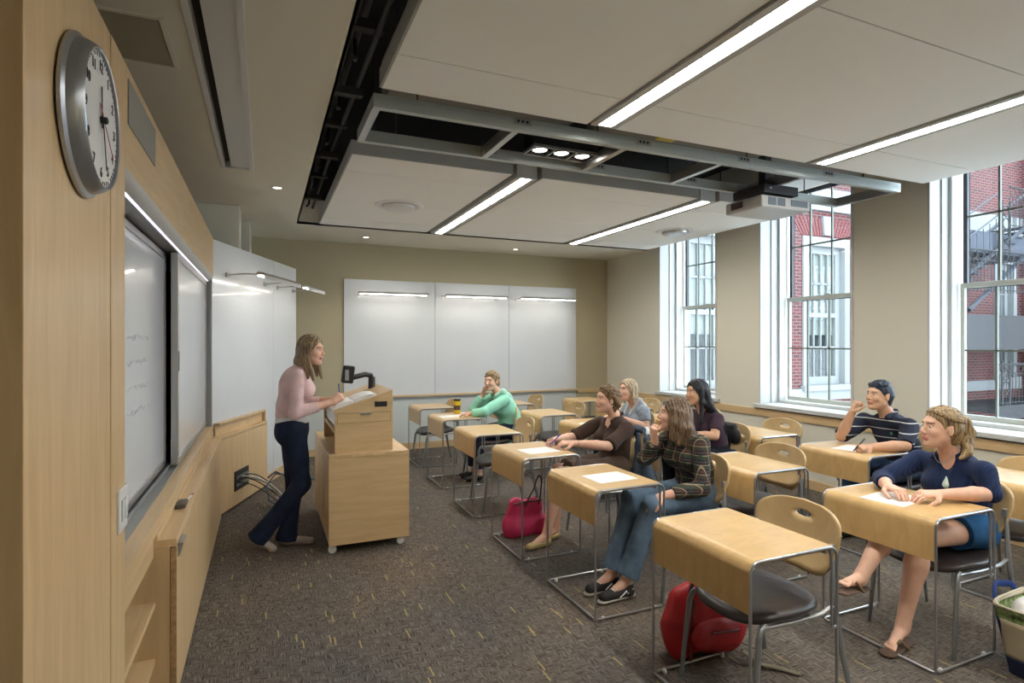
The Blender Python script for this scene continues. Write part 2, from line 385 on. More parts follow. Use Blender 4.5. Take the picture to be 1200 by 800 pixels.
# open shelf bay and closed low cabinets under the boards
CX = -.355
cb = T('low_cabinet', 'long low maple cabinet with a closed front and open shelves running below the sliding whiteboards', 'cabinet', (CX - .1, 4.1, 0))
MB().box(PX - .02, CX, 2.88, 5.72, .70, .735).box(PX - .02, PX + .004, 2.88, 5.75, .735, .76).build('cabinet_top', 'wood_h', cb, bevel=.002)
MB().box(PX - .25, CX - .024, 2.88, 2.90, 0, .70).build('end_panel', 'wood_v', cb)
for z0_, z1_ in ((.445, .47), (.20, .225), (.0, .04)): MB().box(PX - .25, PX - .005, 2.27, 2.88, z0_, z1_).build('shelf', 'wood_h', cb, bevel=.002)
d = MB().box(CX - .02, CX, 2.88, 5.70, .03, .695).build('door', 'wood_v', cb, bevel=.002)
MB().box(CX - .0215, CX + .0005, 2.878, 2.8805, .03, .695).build('edge_band', 'edge', d)
MB().box(CX - .022, CX + .022, 2.92, 3.04, .693, .70).box(CX, CX + .004, 2.92, 3.04, .64, .70).build('handle', 'alu', d)
MB().box(CX - .03, CX - .012, 2.90, 5.72, 0, .03).build('kick_plate', 'alud', cb)

# angled white panel wall and its cabinet
A0 = Vector((-.44, 5.86, 0)); A1 = Vector((.375, 7.87, 0)); AD = (A1 - A0).normalized(); AN = Vector((AD.y, -AD.x, 0)); AL = (A1 - A0).length; Z = Vector((0, 0, 1))
def ap(s, n, z): return A0 + AD * s + AN * n + Z * z
t = T('angled_panel_wall', 'tall glossy white laminate screen wall set at an angle beyond the sliding whiteboards', 'partition', tuple(A0 + AD * AL / 2))  # angled wall of white laminate panels; two board lamps are mounted on it
SE = 1.42
for s0, s1, nm in ((0, SE - .003, 'white_panel'), (SE + .003, AL, 'white_panel')):
    g = MB(); c = ap((s0 + s1) / 2, -.03, (PT + .0) / 2); g.obox(c, ((s1 - s0) / 2, .03, PT / 2), (AD, AN, Z)); g.build(nm, 'wb', t, bevel=.002)
MB().obox(ap(AL / 2 + .5, .008, .05), (AL / 2 - .5, .008, .05), (AD, AN, Z)).build('baseboard', 'wood_h', t)
# angled low cabinet (plan polygon)
B0 = Vector((-.362, 5.775, 0)); B1 = Vector((.028, 6.80, 0)); ang = ap(1.20, 0, 0)
cb2 = T('corner_cabinet', 'low angled maple cabinet below the white screen wall, black cable box in front', 'cabinet', (-.2, 6.2, 0))
plan = [(B0.x, B0.y), (B1.x, B1.y), (ap(1.14, .003, 0).x, ap(1.14, .003, 0).y), (ap(.02, .003, 0).x, ap(.02, .003, 0).y), (PX + .012, 5.78)]
MB().prism(plan, lambda u, v, a_: (u, v, a_), .03, .70).build('body', 'wood_v', cb2, bevel=.002)
MB().prism(plan, lambda u, v, a_: (u, v, a_), .705, .727).build('cabinet_top', 'wood_h', cb2, bevel=.002)
g = MB()
for (s0, s1, n0, n1, z0, z1) in ((0.02, 1.08, .003, .06, .83, .85), (0.02, 1.08, .003, .02, .727, .83), (1.05, 1.08, .003, .055, .727, .83)):
    g.obox(ap((s0 + s1) / 2, (n0 + n1) / 2, (z0 + z1) / 2), ((s1 - s0) / 2, (n1 - n0) / 2, (z1 - z0) / 2), (AD, AN, Z))
g.build('upper_ledge', 'wood_h', cb2, bevel=.002)
BD = (B1 - B0).normalized(); BN = Vector((BD.y, -BD.x, 0))
def bpnt(s, n, z): return B0 + BD * s + BN * n + Z * z
g = MB(); g.obox(bpnt(.43, .004, .26), (.16, .004, .095), (BD, BN, Z)); cbx = g.build('cable_box', 'black', cb2, bevel=.002)
g = MB()
for i in range(6):
    for j in range(2): g.obox(bpnt(.32 + i * .045, .010, .22 + j * .07), (.014, .006, .014), (BD, BN, Z))
g.build('socket', 'alud', cbx)
# cables hanging out to the floor
for i in range(8):
    s0 = .32 + .032 * i; mt = ['black', 'black', 'grey', 'paper'][i % 4]
    p = []
    e = Vector((.14 + .10 * random.random(), 5.72 + .25 * random.random(), .02))
    a_ = bpnt(s0, .012, .24 + .04 * (i % 2)); b_ = a_ + BN * (.10 + .06 * random.random()) + Z * (.03 + .02 * (i % 3)); c_ = Vector((.08 + .12 * random.random(), 5.95 + .15 * random.random(), .20 * random.random() + .02))
    for k in range(15):
        q = k / 14; p.append(a_ * (1 - q) ** 3 + b_ * 3 * q * (1 - q) ** 2 + c_ * 3 * q * q * (1 - q) + e * q ** 3)
    for q in p: q.z = max(q.z, .006)
    o = MB().tube(p, .005, 6).build('cable', mt, None, smooth=True)
    tag(o, '%s cable from the cabinet box behind the teacher, %s from the left' % ({'black': 'black', 'grey': 'grey', 'paper': 'white'}[mt], ['first', 'second', 'third', 'fourth', 'fifth', 'sixth', 'seventh', 'eighth'][i]), 'cable', 'cables behind the teacher')
p = [(.03, 6.12, .25), (.10, 6.15, .30), (.20, 6.0, .28), (.24, 5.86, .14), (.16, 5.78, .03), (.04, 5.9, .08), (.02, 6.02, .2), (.10, 6.1, .29), (.30, 6.05, .27), (.46, 5.85, .25)]
tag(MB().tube(p, .008, 7).build('cable', P('blue_grey_cable', (.06, .09, .16), .5), smooth=True), 'thick blue grey cable looped from the cabinet toward the lectern', 'cable')

# items on the ledge
e = T('whiteboard_eraser', 'dark whiteboard eraser lying on the low cabinet top', 'eraser', (-.40, 3.45, .72))
MB().box(-.425, -.375, 3.38, 3.51, .72, .735).build('felt', P('eraser_felt', (.05, .045, .045), .95), e, bevel=.003)
MB().box(-.423, -.377, 3.382, 3.508, .735, .755).build('handle', P('eraser_shell', (.09, .075, .07), .5), e, bevel=.006)
e = T('marker', 'white capped dry erase marker beside the eraser on the cabinet', 'marker', (-.385, 3.62, .72))
MB().tube([(-.39, 3.55, .73), (-.378, 3.65, .73)], .009, 12).build('barrel', 'plastic', e, smooth=True)
MB().tube([(-.378, 3.65, .73), (-.374, 3.69, .73)], .010, 12).build('cap', P('marker_cap', (.35, .1, .1), .4), e, smooth=True)
# switch plate
e = T('switch_plate', 'white wall switch plate on the maple upright beside the whiteboard', 'light switch', (PX, 2.21, .99))
MB().box(PX, PX + .008, 2.155, 2.268, .985, 1.125).build('plate', 'plastic', e, bevel=.003)
MB().box(PX + .008, PX + .013, 2.175, 2.205, 1.02, 1.09).box(PX + .008, PX + .013, 2.22, 2.25, 1.02, 1.09).build('rocker', 'white', e, bevel=.002)
# clock
CY, CZ, CR = 1.765, 2.17, .2
ck = T('wall_clock', 'round silver wall clock with a white dial high on the maple end panel', 'clock', (PX, CY, CZ))
MB().lathe([(CR - .012, 0), (CR, .004), (CR, .012), (CR - .01, .018), (.187, .031), (.178, .048), (.174, .052), (.168, .050), (.166, .036)], (PX, CY, CZ), (1, 0, 0), 64).build('case', P('clock_silver', (.42, .45, .50), .3, .85), ck, smooth=True)
MB().lathe([(.168, .0), (.168, .043)], (PX, CY, CZ), (1, 0, 0), 64).build('dial', 'clockface', ck)
g = MB()
for h in range(12):
    a = PI / 2 - 2 * PI * (h or 12) / 12
    text_mb(g, str(h or 12), .036, (PX + .0445, CY + .135 * math.cos(a), CZ + .135 * math.sin(a)), (0, 1, 0), (0, 0, 1), .0006, .0006)
for k in range(60):
    a = 2 * PI * k / 60; r0 = .155; r1 = .160 if k % 5 else .150
    d_ = Vector((0, math.cos(a), math.sin(a))); g.tube([Vector((PX + .0445, CY, CZ)) + d_ * r0, Vector((PX + .0445, CY, CZ)) + d_ * (r1 + .004)], .0009, 4)
g.build('numerals', 'black', ck)
def hand(a, l0, l, w, m, nm, dx):
    a = math.radians(a); d_ = Vector((0, math.sin(a), math.cos(a))); g = MB(); c = Vector((PX + .044 + dx, CY, CZ))
    side = Vector((0, math.cos(a), -math.sin(a))); g.obox(c + d_ * (l - l0) / 2, ((l + l0) / 2, w, .0008), (d_, side, (1, 0, 0))); g.build(nm, m, ck)
hand(-3, .02, .085, .0035, 'black', 'hour_hand', .003); hand(164, .02, .125, .0025, 'black', 'minute_hand', .005)
hand(128, .05, .12, .001, P('red_hand', (.5, .05, .04), .4), 'second_hand', .007)
MB().lathe([(.009, .044), (.009, .058), (.004, .060)], (PX, CY, CZ), (1, 0, 0), 20).build('hub', 'black', ck)

# ---------------------------------------------------------------- back whiteboard and its lamps
t = T('back_whiteboard', 'very wide white writing wall of three panels mounted on the back wall', 'whiteboard', (2.9, YB, .80))
BX0, BX1 = 1.03, 4.80; s1, s2 = 2.36, 3.57
for a, c in ((BX0, s1 - .003), (s1 + .003, s2 - .003), (s2 + .003, BX1)):
    MB().box(a, c, YB - .022, YB - .002, .81, 2.49).build('board_panel', 'wb', t, bevel=.002)
MB().box(BX0 - .05, BX1 + .02, YB - .06, YB - .002, .785, .81).build('tray', 'wood_x', t, bevel=.003)
MB().box(BX0 - .05, BX1, YB - .05, YB - .002, .765, .785).build('tray_underside', 'alud', t)
MB().box(-.1, BX1, YB - .014, YB - .002, .1, .765).build('lower_panel', P('pale_lower_panel', (.60, .64, .62), .35), t)
def bar_lamp(c, d, n, L, label, arm=.30, lip=-.006):
    """board lamp: long bar held off the wall by two arms; c on the wall, d along, n out"""
    c = Vector(c); d = Vector(d).normalized(); n = Vector(n).normalized()
    t = T('board_lamp', label, 'lamp', tuple(c), 'whiteboard lamps')
    pc = c + n * arm
    MB().prism([(-.035, .012), (-.02, .028), (.035, .022), (.050, 0), (.050, lip), (.045, lip), (.035, -.004), (-.03, -.004)], lambda u, v, a: pc + n * u + Z * v + d * a, -L / 2, L / 2).build('housing', 'alu', t, bevel=.002)
    MB().obox(pc - Z * .008 - n * .014, (L / 2 - .02, .014, .003), (d, n, Z)).build('lens', 'blens', t)
    for s in (-1, 1):
        q = c + d * (s * (L / 2 - .06))
        MB().tube([q, q + n * (arm * .5) + Z * .012, q + n * (arm - .02) + Z * .008], .007, 8).build('arm', 'alu', t, smooth=True)
        MB().obox(q + n * .01, (.03, .01, .022), (d, n, Z)).build('bracket', 'alu', t, bevel=.003)
for (xc, L, lb) in ((1.68, .98, 'left board lamp over the back whiteboard, nearest the khaki wall strip'), (2.93, .98, 'middle one of the three lamps over the back whiteboard'), (4.14, .98, 'right board lamp over the back whiteboard, nearest the windows')):
    bar_lamp((xc, YB - .02, 2.27), (1, 0, 0), (0, -1, 0), L, lb)
bar_lamp(ap(.72, 0, 2.24), AD, AN, 1.0, 'board lamp on the white angled screen wall, nearer the sliding boards', .34, -.040)
bar_lamp(ap(1.80, 0, 2.24), AD, AN, .62, 'board lamp at the far free end of the white angled screen wall', .34, -.040)

# ---------------------------------------------------------------- ceiling clouds
CZ0, CZ1 = 2.945, 3.05
def cloud(x0, x1, y0, y1, seams, label):
    t = T('acoustic_ceiling_panel', label, 'ceiling panel', ((x0 + x1) / 2, (y0 + y1) / 2, CZ0), 'suspended white ceiling panels')
    MB().box(x0, x1, y0, y1, CZ0 + .004, CZ1).build('edge_frame', 'cloudside', t)
    ys = [y0] + seams + [y1]
    g = MB()
    for a, c in zip(ys, ys[1:]): g.box(x0 + .012, x1 - .012, a + .006, c - .006 + (.004 if c != y1 else 0), CZ0, CZ0 + .01)
    g.build('face_tile', 'cloud', t)
    for (x, y) in ((x0 + .2, y0 + .2), (x1 - .2, y0 + .2), (x0 + .2, y1 - .2), (x1 - .2, y1 - .2)):
        MB().tube([(x, y, CZ1), (x, y, 3.8)], .005, 6).build('hanger_rod', 'duct', t)
fs = [4.62, 5.60, 6.45]; ns = [2.65, 1.60, .55, -.5]
cloud(.57, 1.84, 4.20, 6.85, fs, 'white suspended ceiling panel farthest back on the left, with a round diffuser near the black gap')
cloud(2.10, 3.75, 4.20, 6.85, fs, 'white suspended ceiling panel between the two far strip lights')
cloud(4.0, 5.16, 4.20, 6.85, fs, 'white suspended ceiling panel at the far right by the first window')
cloud(.56, 1.84, YN + .05, 3.05, ns[::-1], 'white suspended ceiling panel nearest on the left, beside the black plenum gap')
cloud(2.03, 3.74, YN + .05, 3.05, ns[::-1], 'white suspended ceiling panel between the two near strip lights')
cloud(3.95, 5.16, YN + .05, 3.05, ns[::-1], 'white suspended ceiling panel at the near right by the window wall')
def strip(x, y0, y1, label):
    t = T('strip_light', label, 'light', (x, (y0 + y1) / 2, CZ0 - .01), 'long recessed strip lights')
    w = .046
    g = MB(); g.box(x - w - .045, x - w, y0, y1, CZ0 - .01, CZ1 + .03).box(x + w, x + w + .045, y0, y1, CZ0 - .01, CZ1 + .03)
    g.box(x - w, x + w, y0, y1, CZ1, CZ1 + .03).box(x - w, x + w, y0, y0 + .02, CZ0 - .01, CZ1).box(x - w, x + w, y1 - .02, y1, CZ0 - .01, CZ1)
    g.build('housing', P('strip_housing', (.52, .52, .50), .6), t)
    n = max(1, round((y1 - y0) / 1.3)); s = (y1 - y0 - .04) / n
    for i in range(n): MB().box(x - w, x + w, y0 + .02 + i * s + .004, y0 + .02 + (i + 1) * s - .004, CZ0 - .004, CZ0 + .010).build('lens', 'lens', t)
    g = MB(); yy = y0 + .1
    while yy < y1 - .05: g.box(x - w, x + w, yy - .0015, yy + .0015, CZ0 - .012, CZ0 - .004); yy += .10
    g.box(x - .0015, x + .0015, y0 + .03, y1 - .03, CZ0 - .012, CZ0 - .004); g.build('louvre', 'white', t)
strip(1.975, 4.22, 6.84, 'far left strip light between the back ceiling panels')
strip(3.875, 4.22, 6.84, 'far right strip light running toward the projector')
strip(1.935, YN + .1, 3.02, 'near left strip light, the brightest at the top of the picture')
strip(3.845, YN + .1, 3.02, 'near right strip light above the empty desk in the window column')
def diffuser(x, y, label, m):
    t = T('ceiling_diffuser', label, 'air diffuser', (x, y, CZ0), 'round ceiling diffusers')
    MB().lathe([(.235, 0), (.23, -.006), (.20, -.012), (.175, -.008), (.165, 0)], (x, y, CZ0), (0, 0, 1), 40).build('outer_ring', 'cloudside' if 0 else 'plastic', t, smooth=True)
    MB().lathe([(.15, -.004), (.155, -.012), (.15, -.035), (.13, -.045), (.05, -.048), (.001, -.048)], (x, y, CZ0), (0, 0, 1), 40).build('centre_disc', m, t, smooth=True)
    MB().lathe([(.165, -.002), (.15, -.012)], (x, y, CZ0), (0, 0, 1), 40).build('inner_ring', 'alu', t, smooth=True)
diffuser(1.22, 5.60, 'round white ceiling diffuser on the far left ceiling panel', 'plastic')
diffuser(4.60, 5.57, 'round metal ceiling diffuser above the first window', 'alu')
# steel channel grid
RZ0, RZ1 = 2.895, 2.965
t = T('ceiling_channel_grid', 'grey steel channel frame hanging across the room between the ceiling panels', 'ceiling frame', (2.8, 3.5, RZ0))
def channel(mb, p0, p1, side):
    d = (p1 - p0).normalized(); s = Z.cross(d)
    for (o, z, hw, hz) in ((0, .0, .021, .003), (-.019, .035, .003, .035), (.019, .035, .003, .035), (0, .07, .021, .003), (side * .022, .025, .003, .004), (side * .022, .045, .003, .004)):
        mb.obox((p0 + p1) / 2 + s * o + Z * z, ((p1 - p0).length / 2, hw, hz), (d, s, Z))
for y, sd in ((3.19, -1), (3.76, 1)):
    g = MB(); channel(g, Vector((.55, y, RZ0)), Vector((5.05, y, RZ0)), sd); r = g.build('rail', 'rail', t)
    for x in (1.45, 2.35, 3.25, 4.15):
        g = MB()
        for k in (-1, 0, 1): g.lathe([(.009, -.002), (.009, .003)], (x + k * .03, y - .0262, RZ0 + .05), (0, -1, 0), 10)
        g.cur = 1; g.box(x - .06, x + .06, y - .0262, y - .020, RZ0 + .03, RZ0 + .07)
        g.build('joint_plate', ['black', 'alud'], r)
for x in (.57, 1.42, 2.22, 3.06, 3.90, 5.03):
    g = MB(); channel(g, Vector((x, 3.21, RZ0)), Vector((x, 3.74, RZ0)), -1); g.build('cross_bar', 'alu', t)
for x in (.8, 2.0, 3.3, 4.6):
    for y in (3.19, 3.76): MB().tube([(x, y, RZ1), (x, y, 3.8)], .005, 6).build('hanger_rod', 'duct', t)
tag(MB().box(2.42, 2.56, 3.02, 3.14, 2.96, 2.985).build('cable_tie', P('yellow_wrap', (.55, .45, .05), .5), bevel=.01), 'yellow wrapped tie above the steel channel frame', 'cable tie')
# triple spot
t = T('triple_spotlight', 'grey gimbal spotlight unit with three lit lamps set in the steel channel frame', 'light', (1.95, 3.6, 2.93))
g = MB(); x0, x1, y0, y1 = 1.68, 2.19, 3.47, 3.66
g.box(x0, x1, y0, y0 + .012, 2.925, 2.945).box(x0, x1, y1 - .012, y1, 2.925, 2.945)
for k in range(4): xx = x0 + (x1 - x0 - .012) * k / 3; g.box(xx, xx + .012, y0 + .012, y1 - .012, 2.925, 2.945)
g.build('frame', 'alu', t)
g = MB(); g.box(x0 + .005, x1 - .005, y0 + .005, y0 + .01, 2.945, 3.05).box(x0 + .005, x1 - .005, y1 - .01, y1 - .005, 2.945, 3.05); g.build('housing', 'black', t)
for k in range(3):
    c = (x0 + (x1 - x0) * (k + .5) / 3, (y0 + y1) / 2, 2.93)
    s_ = MB().lathe([(.04, .07), (.058, .04), (.062, .01), (.060, 0), (.054, .004), (.05, .012)], c, (0, 0, 1), 24).build('spot_head', 'black', t, smooth=True)
    MB().lathe([(.05, .008), (.035, .002), (.001, 0)], c, (0, 0, 1), 24).build('lens', 'spot', s_, smooth=True)
# projector
px, py, pz = 3.70, 3.42, 2.70
t = T('ceiling_projector', 'light grey ceiling projector hanging on a black mount below the steel frame', 'projector', (px + .27, py + .2, pz))
R8 = Matrix.Rotation(0, 3, 'Z')
MB().box(px, px + .56, py, py + .40, pz, pz + .10).build('case', P('projector_shell', (.50, .50, .50), .4), t, bevel=.018, seg=3)
MB().box(px - .004, px + .002, py + .20, py + .33, pz + .03, pz + .085).build('connector_panel', P('projector_ports', (.05, .02, .02), .6), t)
MB().box(px + .07, px + .16, py - .004, py + .002, pz + .02, pz + .085).box(px + .18, px + .26, py - .004, py + .002, pz + .02, pz + .085).box(px + .33, px + .52, py - .004, py + .002, pz + .03, pz + .08).build('vent', P('projector_vent', (.14, .17, .21), .6), t)
MB().box(px + .05, px + .44, py + .02, py + .36, pz + .125, pz + .20).box(px + .15, px + .30, py + .1, py + .25, pz + .10, pz + .125).build('mount_plate', 'black', t, bevel=.004)
MB().box(px + .17, px + .24, py + .12, py + .19, pz + .20, 3.175).build('drop_pole', 'black', t)
MB().lathe([(.012, 0), (.012, .004)], (px + .12, py + .02, pz + .165), (0, -1, 0), 12).build('bolt', 'alu', t)
# dark ducts and pipes in the plenum
t = T('plenum_pipes', 'dark pipes, duct and conduits running in the black gap above the ceiling', 'pipes', (.5, 2.5, 3.1))
for i, (x, z, r, nm) in enumerate(((.46, 3.35, .035, 'pipe'), (.40, 3.2, .012, 'conduit'), (.52, 3.18, .015, 'conduit'), (.50, 3.55, .06, 'duct'))):
    MB().tube([(x, YN + .1, z), (x + .01, 2.5, z - .02), (x, 5, z + .02), (x, 7.1, z)], r, 12).build(nm, 'duct', t, smooth=True)
for i, y in enumerate((1.9, 2.9, 3.6, 4.3, 4.9, 5.7, 6.4)):
    MB().box(.37, .56, y, y + .06, 3.12 + .05 * (i % 2), 3.17 + .05 * (i % 2)).build('bracket', 'duct', t, bevel=.005)
    MB().tube([(.42, y + .1, 3.06), (.45, y + .25, 3.12), (.47, y + .4, 3.3)], .012, 8).build('flex_cable', 'duct', t, smooth=True)
t = T('supply_duct', 'dull metal air duct crossing above the steel channel frame', 'duct', (2.8, 3.5, 3.15))
MB().box(.7, 2.0, 3.35, 3.75, 3.14, 3.44).box(2.25, 5.2, 3.4, 3.75, 3.18, 3.45).build('sheet_metal_run', P('duct_metal', (.20, .185, .16), .6, .3), t, bevel=.01)
# screen slot, access hatch, downlights, sprinklers
t = T('projection_screen_housing', 'white recessed screen slot with a black gap in the left ceiling', 'projection screen', (-.2, 3, ZC))
MB().box(SLX0 - .02, SLX0 + .012, YN + .1, SLY + .015, ZC - .006, ZC + .05).box(SLX1 - .012, SLX1 + .02, YN + .1, SLY + .015, ZC - .006, ZC + .05).box(SLX0 + .012, SLX1 - .012, SLY - .015, SLY + .015, ZC - .006, ZC + .05).build('slot_frame', 'white', t, bevel=.003)
MB().box(SLX0 + .055, SLX1 - .014, YN + .1, SLY - .015, ZC + .004, ZC + .016).build('closure_panel', 'white', t)
MB().box(SLX0 + .012, SLX0 + .055, YN + .1, SLY - .015, ZC + .05, ZC + .07).box(SLX0, SLX1, YN + .1, SLY, ZC + .07, ZC + .2).build('screen_roller', 'gap', t)
t = T('access_hatch', 'square grey access hatch in the ceiling above the clock', 'hatch', (-.62, 3.1, ZC))
g = MB(); x0, x1, y0, y1 = -.90, -.40, 2.86, 3.36
g.box(x0 + .02, x1 - .02, y0, y0 + .02, ZC - .006, ZC).box(x0 + .02, x1 - .02, y1 - .02, y1, ZC - .006, ZC).box(x0, x0 + .02, y0, y1, ZC - .006, ZC).box(x1 - .02, x1, y0, y1, ZC - .006, ZC); g.build('rim', 'ceil', t)
MB().box(x0 + .024, x1 - .024, y0 + .024, y1 - .024, ZC - .003, ZC).build('door', P('hatch_door', (.36, .34, .25), .6), t)
for x, y, lb in ((.107, 5.60, 'small round downlight in the left ceiling beside the column'), (1.25, 7.78, 'small round downlight above the left end of the back whiteboard'), (3.5, 7.9, 'small round downlight above the right part of the back whiteboard')):
    t = T('downlight', lb, 'light', (x, y, ZC), 'small recessed downlights')
    MB().lathe([(.055, 0), (.052, -.005), (.04, -.005), (.036, .0)], (x, y, ZC), (0, 0, 1), 24).build('rim', 'alu', t, smooth=True)
    MB().lathe([(.036, -.001), (.02, -.002), (.001, -.002)], (x, y, ZC), (0, 0, 1), 24).build('lens', P('downlight_lens', (1, .9, .75), .5, emit=5), t)

# ================================================================ OUTSIDE
YE = 9.0
g = MB(); WO = [(7.72, 8.95), (11.05, 12.35), (20.6, 21.9), (16.6, 17.6)]; WZ0, WZ1 = .62, 3.60
xs = [6.0, 7.72, 8.95, 11.05, 12.35, 18.35, 19.3, 26]
g.box(6, 7.6, YE, YE + .3, -3, 7); g.box(9.05, 10.95, YE, YE + .3, -3, 7); g.box(12.45, 18.3, YE, YE + .3, -3, 7); g.box(19.35, 30, YE, YE + .3, -3, 7)
for a, c in ((7.6, 9.05), (10.95, 12.45), (18.3, 19.35)): g.box(a, c, YE, YE + .28, -3, .6); g.box(a, c, YE, YE + .28, 3.95, 7)
bl = T('brick_building', 'red brick building with white sash windows across the courtyard outside', 'building', (14, YE, -3))
g.build('brick_wall', 'brick', bl)
g = MB(); g.box(6, 30, YE - .05, YE, .28, .55).box(6, 30, YE - .07, YE, 4.55, 5.05); g.build('stone_band', 'stone', bl)
for a, c in ((7.6, 9.05), (10.95, 12.45), (18.3, 19.35)):
    f = MB(); f.box(a, a + .16, YE - .04, YE + .25, .55, 3.95).box(c - .16, c, YE - .04, YE + .25, .55, 3.95).box(a + .16, c - .16, YE - .04, YE + .25, 3.75, 3.95).box(a - .05, c + .05, YE - .12, YE + .1, .50, .62)
    f.box(a + .161, a + .30, YE + .101, YE + .199, .621, 3.749).box(c - .30, c - .161, YE + .101, YE + .199, .621, 3.749)
    f.box(a + .30, c - .30, YE + .1, YE + .2, 2.15, 2.25).box(a + .30, c - .30, YE + .1, YE + .2, .621, .80).box(a + .30, c - .30, YE + .1, YE + .2, 3.6, 3.749)
    fo = f.build('window_frame', 'stone', bl)
    mu = MB(); n = 4
    for k in range(1, n): xx = a + .3 + (c - a - .6) * k / n; mu.box(xx - .015, xx + .015, YE + .12, YE + .17, .8, 3.6)
    for zz in (1.47, 2.92): mu.box(a + .3, c - .3, YE + .12, YE + .17, zz - .02, zz + .02)
    mu.build('muntin', 'stone', fo)
    MB().box(a + .3, c - .3, YE + .145, YE + .15, .8, 3.6).build('pane', 'glass', fo)
    MB().box(a + .16, c - .16, YE + .19, YE + .20, 1.75, 3.7).build('blind', P('blind', (.22, .23, .22), .8), fo)
    MB().box(a + .16, c - .16, YE + .26, YE + .27, .6, 3.75).build('dark_interior', P('dark_interior', (.02, .025, .028), .8), fo)
    xm = (a + c) / 2
    MB().prism([(-.10, 4.0), (.10, 4.0), (.15, 4.42), (-.15, 4.42)], lambda u, v, a_: (xm + u, a_, v), YE - .06, YE).build('keystone', 'stone', bl)
    g = MB()                                            # splayed brick arch each side of the keystone
    for s in (-1, 1):
        for k in range(8):
            x_ = .13 + k * .085; tl = .06 + k * .035
            g.prism([(s * x_, 3.98), (s * (x_ + .065), 3.98), (s * (x_ + .065 + tl), 4.38), (s * (x_ + tl), 4.38)], lambda u, v, a_: (xm + u, a_, v), YE - .012, YE)
    g.build('brick_arch', P('arch_brick', (.12, .03, .03), .85), bl)
# wing at right returning toward us and ground
g = MB(); g.box(24.0, 24.3, 2, YE, -3, 7); g.build('brick_wing', 'brick', bl)
MB().box(19.6, 20.3, YE - .35, YE, -3, 7).build('brick_pier', 'brick', bl)
o = MB().box(6, 30, -12, 12, -3.2, -3).build('courtyard_ground', P('courtyard_paving', (.50, .49, .47), .9)); st(o)
# iron fire escape beyond the third window
fe = T('fire_escape', 'black iron fire escape with scrolled railings and stairs on the brick building', 'fire escape', (16, 8.3, -1))
fy0, fy1 = 7.5, 8.9
MB().box(13.2, 20.5, fy0, fy1, 2.05, 2.15).box(13.2, 20.5, fy0 - .04, fy0, 1.42, 2.2).build('platform', 'iron', fe)
MB().box(15.3, 20.5, fy0, fy1, -.05, .05).box(15.3, 20.5, fy0 - .04, fy0, -.2, .12).build('platform', 'iron', fe)
MB().box(13.2, 17.5, fy0 + .1, fy1 - .1, 3.62, 4.1).build('sheet_canopy', P('canopy_metal', (.05, .06, .08), .5, .5), fe)
def railing(x0, x1, z0, y, nm='railing'):
    g = MB(); g.tube([(x0, y, z0 + .95), (x1, y, z0 + .95)], .018, 6); g.tube([(x0, y, z0 + .72), (x1, y, z0 + .72)], .01, 6); g.tube([(x0, y, z0 + .06), (x1, y, z0 + .06)], .012, 6)
    x = x0
    while x <= x1: g.tube([(x, y, z0), (x, y, z0 + .72)], .008, 5); x += .13
    x = x0 + .12
    while x < x1: g.tube([(x + .1 * math.cos(q), y, z0 + .835 + .1 * math.sin(q)) for q in [2 * PI * k / 12 for k in range(12)]], .008, 5, closed=True); x += .24
    g.build(nm, 'iron', fe)
railing(13.2, 20.5, 2.72, fy0); railing(15.5, 20.5, .12, fy0); railing(15.9, 20.5, 4.25, fy0)
for (x, z0, z1) in ((15.75, 3.6, 4.85), (15.75, .1, 1.15)):
    g = MB()
    for dx in (-.16, .16): g.tube([(x + dx, fy0, z0), (x + dx, fy0, z1)], .022, 6)
    zz = z0 + .15
    while zz < z1 - .1: g.tube([(x + .13 * math.cos(q), fy0, zz + .13 * math.sin(q)) for q in [2 * PI * k / 12 for k in range(12)]], .014, 5, closed=True); zz += .29
    g.build('scroll_panel', 'iron', fe)
g = MB()
for y in (fy0 + .05, fy0 + .85):
    for p0, p1 in (((13.6, y, 2.7), (17.2, y, 4.6)), ((14.4, y, 2.3), (17.6, y, 4.2))): g.tube([p0, p1], .05, 6)
    g.tube([(13.6, y, 3.5), (17.2, y, 5.4)], .02, 6)
for k in range(12): g.box(13.7 + k * .29, 13.98 + k * .29, fy0 + .05, fy0 + .85, 2.66 + k * .155, 2.69 + k * .155)
for k in range(14): g.tube([(13.7 + k * .25, fy0 + .05, 2.7 + k * .132), (13.7 + k * .25, fy0 + .05, 3.5 + k * .132)], .009, 5)
g.build('stair_flight', P('stair_steel', (.03, .037, .048), .5, .4), fe)
